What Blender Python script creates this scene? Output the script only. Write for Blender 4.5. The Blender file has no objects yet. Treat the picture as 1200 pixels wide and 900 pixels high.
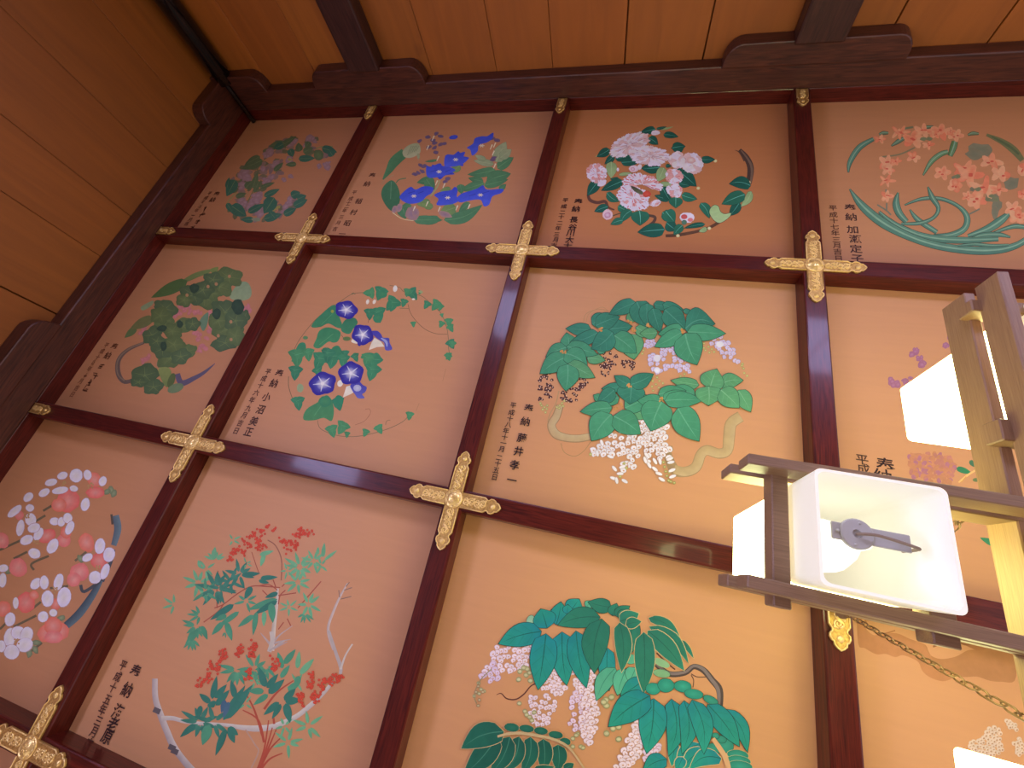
# Coffered temple ceiling with painted flower panels, plank walls and a hanging lamp
PLANK = (0.33, 0.100, 0.009)
LAMP_E, LAMP_C, RIM_E, INN_E = 10.8, (1.0, 1.05, 0.46), 0.46, 0.19
BULB_S, BULB_C = 0.95, (1.0, 0.95, 0.80)
DAY_S, DAY_C = 8.0, (0.97, 0.97, 1.80)
WORLD_S, WORLD_C = 1.18, (0.92, 0.76, 0.86)
HALL = []
EXPO = 0.0
import bpy, bmesh, math, random
from mathutils import Vector, Matrix
from mathutils.geometry import tessellate_polygon

SC = bpy.context.scene
COL = SC.collection
rng = random.Random(7)

# ------------------------------------------------------------------ colour helpers
def lin1(c):
    c /= 255.0
    return c / 12.92 if c <= 0.04045 else ((c + 0.055) / 1.055) ** 2.4
def lin(rgb):
    return tuple(lin1(c) for c in rgb)

# ------------------------------------------------------------------ camera (solved from the ceiling grid)
# world: X along the ceiling to the right of the photo, Y along the ceiling towards its bottom edge, Z up
ZB = 2.85                      # underside of the coffer beams
F_PX = 487.037
CXP, CYP = 597.4652, 451.0519
def _rot(rx, ry, rz):
    th = Vector((rx, ry, rz)); return Matrix.Rotation(th.length, 3, th.normalized())
RC = _rot(-0.41498, 0.22041, 0.18493)
TC = Vector((-0.92181, -0.64911, 1.84825))
CAM = -(RC.transposed() @ TC)          # relative to the beam undersides
cam_d = bpy.data.cameras.new('camera')
cam = bpy.data.objects.new('camera', cam_d); COL.objects.link(cam)
cam_d.sensor_width = 36.0
cam_d.lens = 36.0 * F_PX / 1200.0
cam_d.shift_x = (600 - CXP) / 1200.0
cam_d.shift_y = (CYP - 450) / 1200.0
cam_d.clip_start = 0.01
m = Matrix.Identity(4)
for i in range(3):
    m[i][0] = RC[0][i]; m[i][1] = -RC[1][i]; m[i][2] = -RC[2][i]
m.translation = CAM + Vector((0, 0, ZB))
cam.matrix_world = m
SC.camera = cam

def on_plane(px, py, z):
    """point of the horizontal plane z (relative to the beam undersides) seen at px, py"""
    d = RC.transposed() @ Vector(((px - CXP) / F_PX, (py - CYP) / F_PX, 1.0))
    s = (z - CAM.z) / d.z
    p = CAM + d * s
    return p.x, p.y

# ------------------------------------------------------------------ object helpers
def tag(o, label=None, cat=None, group=None, kind=None):
    if label: o['label'] = label
    if cat: o['category'] = cat
    if group: o['group'] = group
    if kind: o['kind'] = kind
    return o
def link_mesh(name, me, mat, parent=None):
    o = bpy.data.objects.new(name, me); COL.objects.link(o)
    for mm in (mat if isinstance(mat, (list, tuple)) else [mat]):
        me.materials.append(mm)
    if parent is not None: o.parent = parent
    return o
def obj(name, bm, mat, parent=None, smooth=False):
    me = bpy.data.meshes.new(name)
    bmesh.ops.recalc_face_normals(bm, faces=bm.faces[:])
    if smooth:
        for f in bm.faces: f.smooth = True
    bm.to_mesh(me); bm.free()
    return link_mesh(name, me, mat, parent)
def empty(name, loc):
    o = bpy.data.objects.new(name, None); COL.objects.link(o); o.location = loc
    o.empty_display_size = 0.05
    return o
def box(bm, x0, x1, y0, y1, z0, z1, bev=0.0, seg=2, mi=0):
    vs = [bm.verts.new((x, y, z)) for x in (x0, x1) for y in (y0, y1) for z in (z0, z1)]
    q = [(0,1,3,2),(4,6,7,5),(0,4,5,1),(2,3,7,6),(0,2,6,4),(1,5,7,3)]
    fs = [bm.faces.new([vs[i] for i in f]) for f in q]
    for f in fs: f.material_index = mi
    if bev > 0:
        es = list({e for f in fs for e in f.edges})
        r = bmesh.ops.bevel(bm, geom=es, offset=bev, segments=seg, profile=0.5, affect='EDGES')
    return fs
def prism(bm, pts, axis, a0, a1, bev=0.0):
    """extrude a 2-D outline along an axis ('x','y','z')"""
    def P(p, a):
        if axis == 'x': return (a, p[0], p[1])
        if axis == 'y': return (p[0], a, p[1])
        return (p[0], p[1], a)
    v0 = [bm.verts.new(P(p, a0)) for p in pts]; v1 = [bm.verts.new(P(p, a1)) for p in pts]
    n = len(pts)
    c0 = bm.faces.new(v0); c1 = bm.faces.new(v1[::-1])
    for i in range(n):
        bm.faces.new((v0[i], v0[(i+1) % n], v1[(i+1) % n], v1[i]))
    if bev > 0:
        bmesh.ops.recalc_face_normals(bm, faces=bm.faces[:])
        es = list(c0.edges) + list(c1.edges)
        bmesh.ops.bevel(bm, geom=es, offset=bev, segments=2, profile=0.5, affect='EDGES')
def tube(bm, pts, r, seg=8, closed=False, caps=True):
    pts = [Vector(p) for p in pts]; n = len(pts); rings = []
    up = Vector((0.123, 0.31, 0.94))
    for i, p in enumerate(pts):
        a = pts[(i-1) % n] if (closed or i > 0) else pts[i]
        b = pts[(i+1) % n] if (closed or i < n-1) else pts[i]
        t = (b - a).normalized()
        s = t.cross(up)
        if s.length < 1e-4: s = t.cross(Vector((1, 0, 0)))
        s.normalize(); w = s.cross(t)
        rr = r[i] if isinstance(r, (list, tuple)) else r
        rings.append([bm.verts.new(p + (s*math.cos(2*math.pi*k/seg) + w*math.sin(2*math.pi*k/seg))*rr) for k in range(seg)])
    for i in range(n if closed else n-1):
        A, B = rings[i], rings[(i+1) % n]
        for k in range(seg):
            bm.faces.new((A[k], A[(k+1) % seg], B[(k+1) % seg], B[k]))
    if caps and not closed:
        bm.faces.new(rings[0][::-1]); bm.faces.new(rings[-1])
def lathe(bm, prof, c, seg=20):
    c = Vector(c); rings = []
    for r, z in prof:
        rings.append([bm.verts.new(c + Vector((r*math.cos(2*math.pi*k/seg), r*math.sin(2*math.pi*k/seg), z))) for k in range(seg)])
    for A, B in zip(rings, rings[1:]):
        for k in range(seg): bm.faces.new((A[k], A[(k+1) % seg], B[(k+1) % seg], B[k]))
    bm.faces.new(rings[0][::-1]); bm.faces.new(rings[-1])

# ------------------------------------------------------------------ materials
def mat(name):
    mm = bpy.data.materials.new(name); mm.use_nodes = True
    nt = mm.node_tree
    return mm, nt, nt.nodes['Principled BSDF']
def setp(b, **k):
    for kk, v in k.items():
        b.inputs[kk.replace('_', ' ')].default_value = v
def wood(name, c1, c2, stretch, rough=0.4, scale=6.0, bump=0.05, coat=0.0, dist=2.0, rough2=None, spec=0.5):
    mm, nt, b = mat(name)
    tc = nt.nodes.new('ShaderNodeTexCoord'); mp = nt.nodes.new('ShaderNodeMapping')
    mp.inputs['Scale'].default_value = stretch
    nz = nt.nodes.new('ShaderNodeTexNoise'); nz.inputs['Scale'].default_value = scale; nz.inputs['Detail'].default_value = 6
    nz.inputs['Distortion'].default_value = dist
    rp = nt.nodes.new('ShaderNodeValToRGB')
    rp.color_ramp.elements[0].position = 0.3; rp.color_ramp.elements[1].position = 0.72
    rp.color_ramp.elements[0].color = (*c1, 1); rp.color_ramp.elements[1].color = (*c2, 1)
    bp = nt.nodes.new('ShaderNodeBump'); bp.inputs['Strength'].default_value = bump; bp.inputs['Distance'].default_value = 0.01
    L = nt.links.new
    L(tc.outputs['Object'], mp.inputs['Vector']); L(mp.outputs['Vector'], nz.inputs['Vector'])
    L(nz.outputs['Fac'], rp.inputs['Fac']); L(rp.outputs['Color'], b.inputs['Base Color'])
    L(nz.outputs['Fac'], bp.inputs['Height']); L(bp.outputs['Normal'], b.inputs['Normal'])
    setp(b, Roughness=rough); b.inputs['Coat Weight'].default_value = coat
    b.inputs['Coat Roughness'].default_value = 0.08; b.inputs['Specular IOR Level'].default_value = spec
    return mm
M = {}
LACQ = ((0.040, 0.0048, 0.0033), (0.122, 0.0150, 0.0075))
M['lacquer_x'] = wood('red_brown_lacquer_x', *LACQ, (1.2, 22, 22), rough=0.3, scale=5, bump=0.03, coat=0.3, spec=0.22)
M['lacquer_y'] = wood('red_brown_lacquer_y', *LACQ, (22, 1.2, 22), rough=0.3, scale=5, bump=0.03, coat=0.3, spec=0.22)
M['dark_x'] = wood('dark_stained_wood_x', (0.030, 0.0075, 0.004), (0.105, 0.028, 0.012), (1.0, 16, 16), rough=0.42, scale=5, bump=0.08, coat=0.08)
M['dark_y'] = wood('dark_stained_wood_y', (0.030, 0.0075, 0.004), (0.105, 0.028, 0.012), (16, 1.0, 16), rough=0.42, scale=5, bump=0.08, coat=0.08)
M['dark_z'] = wood('dark_stained_wood_z', (0.022, 0.007, 0.005), (0.065, 0.021, 0.013), (16, 16, 1.0), rough=0.4, scale=5, bump=0.06, coat=0.1)
M['rail_x'] = wood('lamp_rail_wood_x', (0.23, 0.135, 0.06), (0.33, 0.20, 0.095), (2, 60, 60), rough=0.5, scale=5, bump=0.03)
M['rail_y'] = wood('lamp_rail_wood_y', (0.26, 0.14, 0.06), (0.36, 0.205, 0.09), (60, 2, 60), rough=0.5, scale=5, bump=0.03)

def plank_mat(name, stretch):
    mm, nt, b = mat(name)
    L = nt.links.new
    at = nt.nodes.new('ShaderNodeAttribute'); at.attribute_name = 'tone'
    tc = nt.nodes.new('ShaderNodeTexCoord'); mp = nt.nodes.new('ShaderNodeMapping'); mp.inputs['Scale'].default_value = stretch
    add = nt.nodes.new('ShaderNodeVectorMath'); add.operation = 'ADD'
    nz = nt.nodes.new('ShaderNodeTexNoise'); nz.inputs['Scale'].default_value = 3.0; nz.inputs['Detail'].default_value = 7; nz.inputs['Roughness'].default_value = 0.55; nz.inputs['Distortion'].default_value = 1.3
    rp = nt.nodes.new('ShaderNodeValToRGB')
    rp.color_ramp.elements[0].position = 0.20; rp.color_ramp.elements[0].color = (*[c * 0.80 for c in PLANK], 1)
    rp.color_ramp.elements[1].position = 0.80; rp.color_ramp.elements[1].color = (*[c * 1.18 for c in PLANK], 1)
    nk = nt.nodes.new('ShaderNodeTexVoronoi'); nk.inputs['Scale'].default_value = 2.2      # knots
    kr = nt.nodes.new('ShaderNodeValToRGB'); kr.color_ramp.elements[0].position = 0.02; kr.color_ramp.elements[0].color = (0.35, 0.3, 0.3, 1)
    kr.color_ramp.elements[1].position = 0.10; kr.color_ramp.elements[1].color = (1, 1, 1, 1)
    mx = nt.nodes.new('ShaderNodeMix'); mx.data_type = 'RGBA'; mx.blend_type = 'MULTIPLY'; mx.inputs['Factor'].default_value = 1.0
    mx2 = nt.nodes.new('ShaderNodeMix'); mx2.data_type = 'RGBA'; mx2.blend_type = 'MULTIPLY'; mx2.inputs['Factor'].default_value = 0.7
    bp = nt.nodes.new('ShaderNodeBump'); bp.inputs['Strength'].default_value = 0.12; bp.inputs['Distance'].default_value = 0.01
    L(tc.outputs['Object'], mp.inputs['Vector'])
    L(mp.outputs['Vector'], add.inputs[0]); L(at.outputs['Vector'], add.inputs[1])
    L(add.outputs['Vector'], nz.inputs['Vector']); L(nz.outputs['Fac'], rp.inputs['Fac'])
    L(tc.outputs['Object'], nk.inputs['Vector']); L(nk.outputs['Distance'], kr.inputs['Fac'])
    L(rp.outputs['Color'], mx.inputs['A']); L(at.outputs['Color'], mx.inputs['B'])
    L(mx.outputs['Result'], mx2.inputs['A']); L(kr.outputs['Color'], mx2.inputs['B'])
    L(mx2.outputs['Result'], b.inputs['Base Color'])
    L(nz.outputs['Fac'], bp.inputs['Height']); L(bp.outputs['Normal'], b.inputs['Normal'])
    setp(b, Roughness=0.55)
    return mm
M['planks'] = plank_mat('golden_cedar_planks', (5, 5, 0.45))

def gold_mat(name, c1, c2, bump, rough):
    mm, nt, b = mat(name)
    L = nt.links.new
    tc = nt.nodes.new('ShaderNodeTexCoord')
    nz = nt.nodes.new('ShaderNodeTexNoise'); nz.inputs['Scale'].default_value = 160; nz.inputs['Detail'].default_value = 2
    vo = nt.nodes.new('ShaderNodeTexVoronoi'); vo.inputs['Scale'].default_value = 150
    ad = nt.nodes.new('ShaderNodeMath'); ad.operation = 'ADD'
    bp = nt.nodes.new('ShaderNodeBump'); bp.inputs['Strength'].default_value = bump; bp.inputs['Distance'].default_value = 0.002
    rp = nt.nodes.new('ShaderNodeValToRGB')
    rp.color_ramp.elements[0].position = 0.25; rp.color_ramp.elements[0].color = (*c1, 1)
    rp.color_ramp.elements[1].position = 0.6; rp.color_ramp.elements[1].color = (*c2, 1)
    L(tc.outputs['Object'], nz.inputs['Vector']); L(tc.outputs['Object'], vo.inputs['Vector'])
    L(nz.outputs['Fac'], ad.inputs[0]); L(vo.outputs['Distance'], ad.inputs[1])
    L(ad.outputs['Value'], bp.inputs['Height']); L(bp.outputs['Normal'], b.inputs['Normal'])
    L(nz.outputs['Fac'], rp.inputs['Fac']); L(rp.outputs['Color'], b.inputs['Base Color'])
    setp(b, Metallic=0.6, Roughness=rough)
    return mm
M['gold'] = gold_mat('gilt_ground', (0.40, 0.22, 0.045), (0.62, 0.38, 0.10), 0.35, 0.42)
M['gold_raised'] = gold_mat('gilt_relief', (0.84, 0.57, 0.16), (0.95, 0.71, 0.25), 0.08, 0.30)

def plain(name, c, rough=0.5, metal=0.0, coat=0.0, noise=0.0):
    mm, nt, b = mat(name)
    setp(b, Roughness=rough, Metallic=metal); b.inputs['Coat Weight'].default_value = coat
    nz = nt.nodes.new('ShaderNodeTexNoise'); nz.inputs['Scale'].default_value = 30
    rp = nt.nodes.new('ShaderNodeValToRGB')
    rp.color_ramp.elements[0].color = (*[x * (1 - noise) for x in c], 1); rp.color_ramp.elements[1].color = (*[min(1, x * (1 + noise)) for x in c], 1)
    tc = nt.nodes.new('ShaderNodeTexCoord')
    nt.links.new(tc.outputs['Object'], nz.inputs['Vector']); nt.links.new(nz.outputs['Fac'], rp.inputs['Fac']); nt.links.new(rp.outputs['Color'], b.inputs['Base Color'])
    return mm
M['black_lacquer'] = plain('black_lacquer', (0.003, 0.003, 0.0035), 0.14, 0, 0.4, 0.2)
M['black_cable'] = plain('black_cable', (0.006, 0.006, 0.007), 0.25, 0, 0.3, 0.2)
M['grey_metal'] = plain('grey_painted_steel', (0.50, 0.49, 0.39), 0.5, 0.0, 0, 0.06)
M['cord'] = plain('tan_lamp_cord', (0.30, 0.22, 0.13), 0.6, 0, 0, 0.15)
M['bronze'] = plain('aged_bronze_chain', (0.21, 0.12, 0.055), 0.45, 0.6, 0, 0.3)
M['floor'] = wood('hall_floor_boards', (0.16, 0.09, 0.045), (0.26, 0.15, 0.075), (1, 14, 1), rough=0.5, scale=3)
M['plaster'] = plain('ceiling_backing', (0.58, 0.285, 0.112), 0.6, 0, 0, 0.1)

def board_mat(name, c):
    mm, nt, b = mat(name); L = nt.links.new
    tc = nt.nodes.new('ShaderNodeTexCoord'); mp = nt.nodes.new('ShaderNodeMapping'); mp.inputs['Scale'].default_value = (1.2, 14, 1)
    nz = nt.nodes.new('ShaderNodeTexNoise'); nz.inputs['Scale'].default_value = 3; nz.inputs['Detail'].default_value = 6; nz.inputs['Distortion'].default_value = 0.8
    rp = nt.nodes.new('ShaderNodeValToRGB')
    rp.color_ramp.elements[0].position = 0.2; rp.color_ramp.elements[0].color = (*[x * 0.965 for x in c], 1)
    rp.color_ramp.elements[1].position = 0.8; rp.color_ramp.elements[1].color = (*[min(1, x * 1.03) for x in c], 1)
    L(tc.outputs['Object'], mp.inputs['Vector']); L(mp.outputs['Vector'], nz.inputs['Vector']); L(nz.outputs['Fac'], rp.inputs['Fac']); L(rp.outputs['Color'], b.inputs['Base Color'])
    setp(b, Roughness=0.5); b.inputs['Specular IOR Level'].default_value = 0.3
    return mm
def paint_mat():
    mm, nt, b = mat('mineral_paint')
    at = nt.nodes.new('ShaderNodeAttribute'); at.attribute_name = 'paint'
    tc = nt.nodes.new('ShaderNodeTexCoord'); nz = nt.nodes.new('ShaderNodeTexNoise'); nz.inputs['Scale'].default_value = 45; nz.inputs['Detail'].default_value = 4
    rp = nt.nodes.new('ShaderNodeValToRGB'); rp.color_ramp.elements[0].position = .25; rp.color_ramp.elements[0].color = (.86, .86, .86, 1); rp.color_ramp.elements[1].position = .7
    mx = nt.nodes.new('ShaderNodeMix'); mx.data_type = 'RGBA'; mx.blend_type = 'MULTIPLY'; mx.inputs['Factor'].default_value = 1
    L = nt.links.new
    L(tc.outputs['Object'], nz.inputs['Vector']); L(nz.outputs['Fac'], rp.inputs['Fac'])
    L(at.outputs['Color'], mx.inputs['A']); L(rp.outputs['Color'], mx.inputs['B']); L(mx.outputs['Result'], b.inputs['Base Color'])
    setp(b, Roughness=0.6); b.inputs['Specular IOR Level'].default_value = 0.25
    return mm
M['paint'] = paint_mat()
def emis(name, c, s, base=(0.8, 0.8, 0.8)):
    mm, nt, b = mat(name)
    b.inputs['Base Color'].default_value = (*base, 1); setp(b, Roughness=0.35)
    b.inputs['Emission Color'].default_value = (*c, 1); b.inputs['Emission Strength'].default_value = s
    return mm
# ------------------------------------------------------------------ the room: walls, posts, brackets, ceiling frame
UL = [-0.002, 1.008, 1.992, 3.0]          # coffer beam lines across (x)
VL = [-0.003, 0.951, 1.840]               # coffer beam lines along (y)
HW = 0.031                                # half width of a coffer beam
PZ = 0.060                                # panel height above beam undersides
XB, YB = -0.86, -0.92                     # faces of the ceiling frame
XW, YW = -0.92, -0.975                    # faces of the plank walls
X1, Y1 = 4.2, 4.0                         # far ends of the hall
Z = lambda z: ZB + z

def tone_mesh(bm_boards, name):
    pass
def plank_wall(name, axis, face, seams, z0, z1, depth=0.03):
    bm = bmesh.new(); lay = bm.loops.layers.float_color.new('tone')
    r = random.Random(3 + len(seams))
    for a, b in zip(seams, seams[1:]):
        g = 0.0045 if round(b, 3) in (1.592, 2.545) or round(a, 3) in (0.56,) else 0.0011
        before = set(bm.faces)
        if axis == 'x': box(bm, a + g, b - g, face - depth, face, z0, z1, 0.0015, 1)
        else: box(bm, face - depth, face, a + g, b - g, z0, z1, 0.0015, 1)
        t = r.uniform(0.88, 1.06) * (0.86 if axis == 'y' else 1.0); tint = r.uniform(0.94, 1.04)  # random per board; left wall boards also darkened to stand for its dimmer light
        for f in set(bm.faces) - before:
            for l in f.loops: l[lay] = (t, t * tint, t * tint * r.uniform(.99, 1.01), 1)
    if axis == 'x': box(bm, seams[0], seams[-1], face - depth - 0.03, face - depth + 0.002, z0, z1)
    else: box(bm, face - depth - 0.03, face - depth + 0.002, seams[0], seams[-1], z0, z1)
    for f in bm.faces:
        for l in f.loops:
            if l[lay][3] == 0: l[lay] = (0.05, 0.05, 0.05, 1)
    return tag(obj(name, bm, M['planks']), kind='structure')
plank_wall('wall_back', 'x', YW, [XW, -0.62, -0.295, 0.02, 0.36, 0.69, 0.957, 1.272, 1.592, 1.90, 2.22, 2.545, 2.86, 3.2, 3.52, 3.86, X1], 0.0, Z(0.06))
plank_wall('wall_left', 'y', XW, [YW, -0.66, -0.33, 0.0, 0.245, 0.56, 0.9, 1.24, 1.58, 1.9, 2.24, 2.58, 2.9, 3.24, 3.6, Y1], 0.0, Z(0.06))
bm = bmesh.new(); box(bm, XW - .06, X1, YW - .06, Y1, -0.05, 0.0); tag(obj('floor', bm, M['floor']), kind='structure')
bm = bmesh.new(); box(bm, XW - .06, X1, YW - .06, Y1, Z(0.075), Z(0.11)); tag(obj('ceiling', bm, M['plaster']), kind='structure')

_tn = [0]
def trim(bm, mt):
    _tn[0] += 1
    return tag(obj('trim_%d' % _tn[0], bm, mt), kind='structure')
def local_box(cx, cy, cz, sx, sy, sz, mt, bev=0.003):
    bm = bmesh.new(); box(bm, -sx/2, sx/2, -sy/2, sy/2, -sz/2, sz/2, bev, 2)
    o = trim(bm, mt); o.location = (cx, cy, cz); return o
def span(x0, x1, y0, y1, z0, z1, mt, bev=0.003):
    return local_box((x0+x1)/2, (y0+y1)/2, Z((z0+z1)/2), x1-x0, y1-y0, z1-z0, mt, bev)
# coffer beams
for u in UL: span(u - HW, u + HW, YB, 2.9, 0.0, 0.075, M['lacquer_y'], 0.0045)
for v in VL: span(XB, X1 - .4, v - HW, v + HW, 0.0008, 0.075, M['lacquer_x'], 0.0045)
# ceiling frame: upper strip level with the coffers, heavier beam below
span(XW, X1, YW, YB, 0.0, 0.075, M['lacquer_x'], 0.003)
span(XW, XB, YW, Y1, 0.0, 0.075, M['lacquer_y'], 0.003)
span(XW, X1, YW, YB + 0.006, -0.102, -0.0005, M['dark_x'], 0.006)
span(XW, XB + 0.006, YW, Y1, -0.094, -0.0005, M['dark_y'], 0.006)
# bracket arms with rounded lower corners on top of the posts
def bracket(axis, c, face0, face1, half, zt, zb, mt, lo=True, hi=True):
    r = 0.075; pts = [(-half if lo else -0.0, zt), (-half if lo else 0.0, zb + r)] if lo else [(0.0, zt), (0.0, zb)]
    if lo:
        for k in range(1, 7):
            a = math.pi / 2 * k / 6
            pts.append((-half + 0.062 * (1 - math.cos(a)), zb + r * (1 - math.sin(a))))
    if hi:
        for k in range(0, 7):
            a = math.pi / 2 * (1 - k / 6)
            pts.append((half - 0.062 * (1 - math.cos(a)), zb + r * (1 - math.sin(a))))
        pts.append((half, zt))
    else:
        pts += [(0.0, zb), (0.0, zt)]
    bm = bmesh.new(); prism(bm, pts, 'y' if axis == 'x' else 'x', face0 - (face0 + face1) / 2, face1 - (face0 + face1) / 2, 0.005)
    o = trim(bm, mt)
    o.location = (c, (face0 + face1) / 2, ZB) if axis == 'x' else ((face0 + face1) / 2, c, ZB)
    return o
for c in (0.025, 1.98, 3.93): bracket('x', c, YW, YB + 0.012, 0.315, -0.094, -0.182, M['dark_x'], True, c < 3)
for c in (0.935, 2.84): bracket('y', c, XW, XB + 0.012, 0.325, -0.086, -0.172, M['dark_y'])
bracket('x', XW, YW, YB + 0.012, 0.315, -0.094, -0.182, M['dark_x'], False, True)
bracket('y', YW, XW, XB + 0.012, 0.315, -0.086, -0.172, M['dark_y'], False, True)
# posts
for c in (0.045, 1.98, 3.93): local_box(c, YW - 0.01 + 0.05, (Z(-0.17)) / 2, 0.165, 0.08, Z(-0.17), M['dark_z'], 0.008)
for c in (0.935, 2.84): local_box(XW - 0.01 + 0.05, c, (Z(-0.16)) / 2, 0.08, 0.165, Z(-0.16), M['dark_z'], 0.008)
# corner: black lacquered round post and the thin conduit running up to the ceiling
bm = bmesh.new(); lathe(bm, [(0.05, 0.0), (0.05, Z(-0.205)), (0.044, Z(-0.195)), (0.044, Z(-0.15))], (0, 0, 0), 24)
o = trim(bm, M['black_lacquer']); o.location = (-0.838, -0.925, 0)
for p in o.data.polygons: p.use_smooth = abs(p.normal.z) < .5
bm = bmesh.new(); tube(bm, [(0, 0, 0), (0, 0, Z(-0.21)), (0.004, 0.002, Z(-0.17)), (0.006, 0.004, Z(0.052))], 0.0125, 12)
for k in (0.9, 1.7, 2.35): tube(bm, [(0, 0, k), (0, 0, k + 0.03)], 0.0155, 12)
o = obj('black_conduit', bm, M['black_cable'], smooth=True); o.location = (-0.826, -0.9, 0)
tag(o, 'thin black conduit running up the dark corner to the ceiling panels', 'conduit', kind='thing')

# daylight: low paper screen windows in the walls below the picture, out of view from the camera's upward look
M['daylight'] = emis('daylit_paper', DAY_C, DAY_S, (0.7, 0.7, 0.7))
_wn = [0]
def window(axis, a0, a1, z0, z1, nx, nz):
    _wn[0] += 1
    bm = bmesh.new(); d = 0.02
    def bx(p0, p1, q0, q1, e0, e1, mi, bev=0):
        if axis == 'x': box(bm, p0, p1, YW + e0, YW + e1, q0, q1, bev, 1, mi)
        else: box(bm, XW + e0, XW + e1, p0, p1, q0, q1, bev, 1, mi)
    bx(a0, a1, z0, z1, 0.001, 0.008, 1)
    f = 0.03
    bx(a0 - f, a0, z0 - f, z1 + f, 0, d + .01, 0); bx(a1, a1 + f, z0 - f, z1 + f, 0, d + .01, 0)
    bx(a0, a1, z0 - f, z0, 0, d + .01, 0); bx(a0, a1, z1, z1 + f, 0, d + .01, 0)
    for i in range(1, nx):
        c = a0 + (a1 - a0) * i / nx; bx(c - .005, c + .005, z0, z1, .008, d, 0)
    for i in range(1, nz):
        c = z0 + (z1 - z0) * i / nz; bx(a0, a1, c - .005, c + .005, .008, d - .003, 0)
    tag(obj('window_%d' % _wn[0], bm, [M['dark_z'], M['daylight']]), kind='structure')
window('x', 0.16, 1.20, 0.45, 1.28, 2, 1)
window('x', 2.25, 3.55, 0.45, 1.25, 2, 1)
window('y', 0.25, 0.80, 0.30, 1.25, 1, 1)
window('y', 1.08, 2.10, 0.30, 1.15, 2, 1)
# ------------------------------------------------------------------ painted panels
BASE = (0.60, 0.295, 0.115)
_glyphs = {}
def glyph(ch):
    if ch not in _glyphs:
        cu = bpy.data.curves.new('g', 'FONT'); cu.body = ch; cu.offset = 0.014; cu.resolution_u = 3
        o = bpy.data.objects.new('g', cu); COL.objects.link(o)
        dg = bpy.context.evaluated_depsgraph_get()
        me = bpy.data.meshes.new_from_object(o.evaluated_get(dg))
        _glyphs[ch] = ([(v.co.x - 0.5, v.co.y - 0.37) for v in me.vertices], [tuple(p.vertices) for p in me.polygons])
        bpy.data.objects.remove(o); bpy.data.curves.remove(cu); bpy.data.meshes.remove(me)
    return _glyphs[ch]

def smooth_pts(pts, n=6, closed=False):
    if len(pts) < 3: return list(pts)
    out = []; N = len(pts)
    rngk = range(N) if closed else range(N - 1)
    for i in rngk:
        if closed: p = [pts[(i + k) % N] for k in (-1, 0, 1, 2)]
        else: p = [pts[max(i - 1, 0)], pts[i], pts[i + 1], pts[min(i + 2, N - 1)]]
        for k in range(n):
            t = k / n
            out.append(tuple(0.5 * (2 * p[1][j] + (p[2][j] - p[0][j]) * t + (2*p[0][j] - 5*p[1][j] + 4*p[2][j] - p[3][j]) * t*t + (3*p[1][j] - p[0][j] - 3*p[2][j] + p[3][j]) * t**3) for j in range(len(pts[0]))))
    if not closed: out.append(tuple(pts[-1]))
    return out
def mixc(a, b, t): return tuple(x + (y - x) * t for x, y in zip(a, b))

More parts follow.
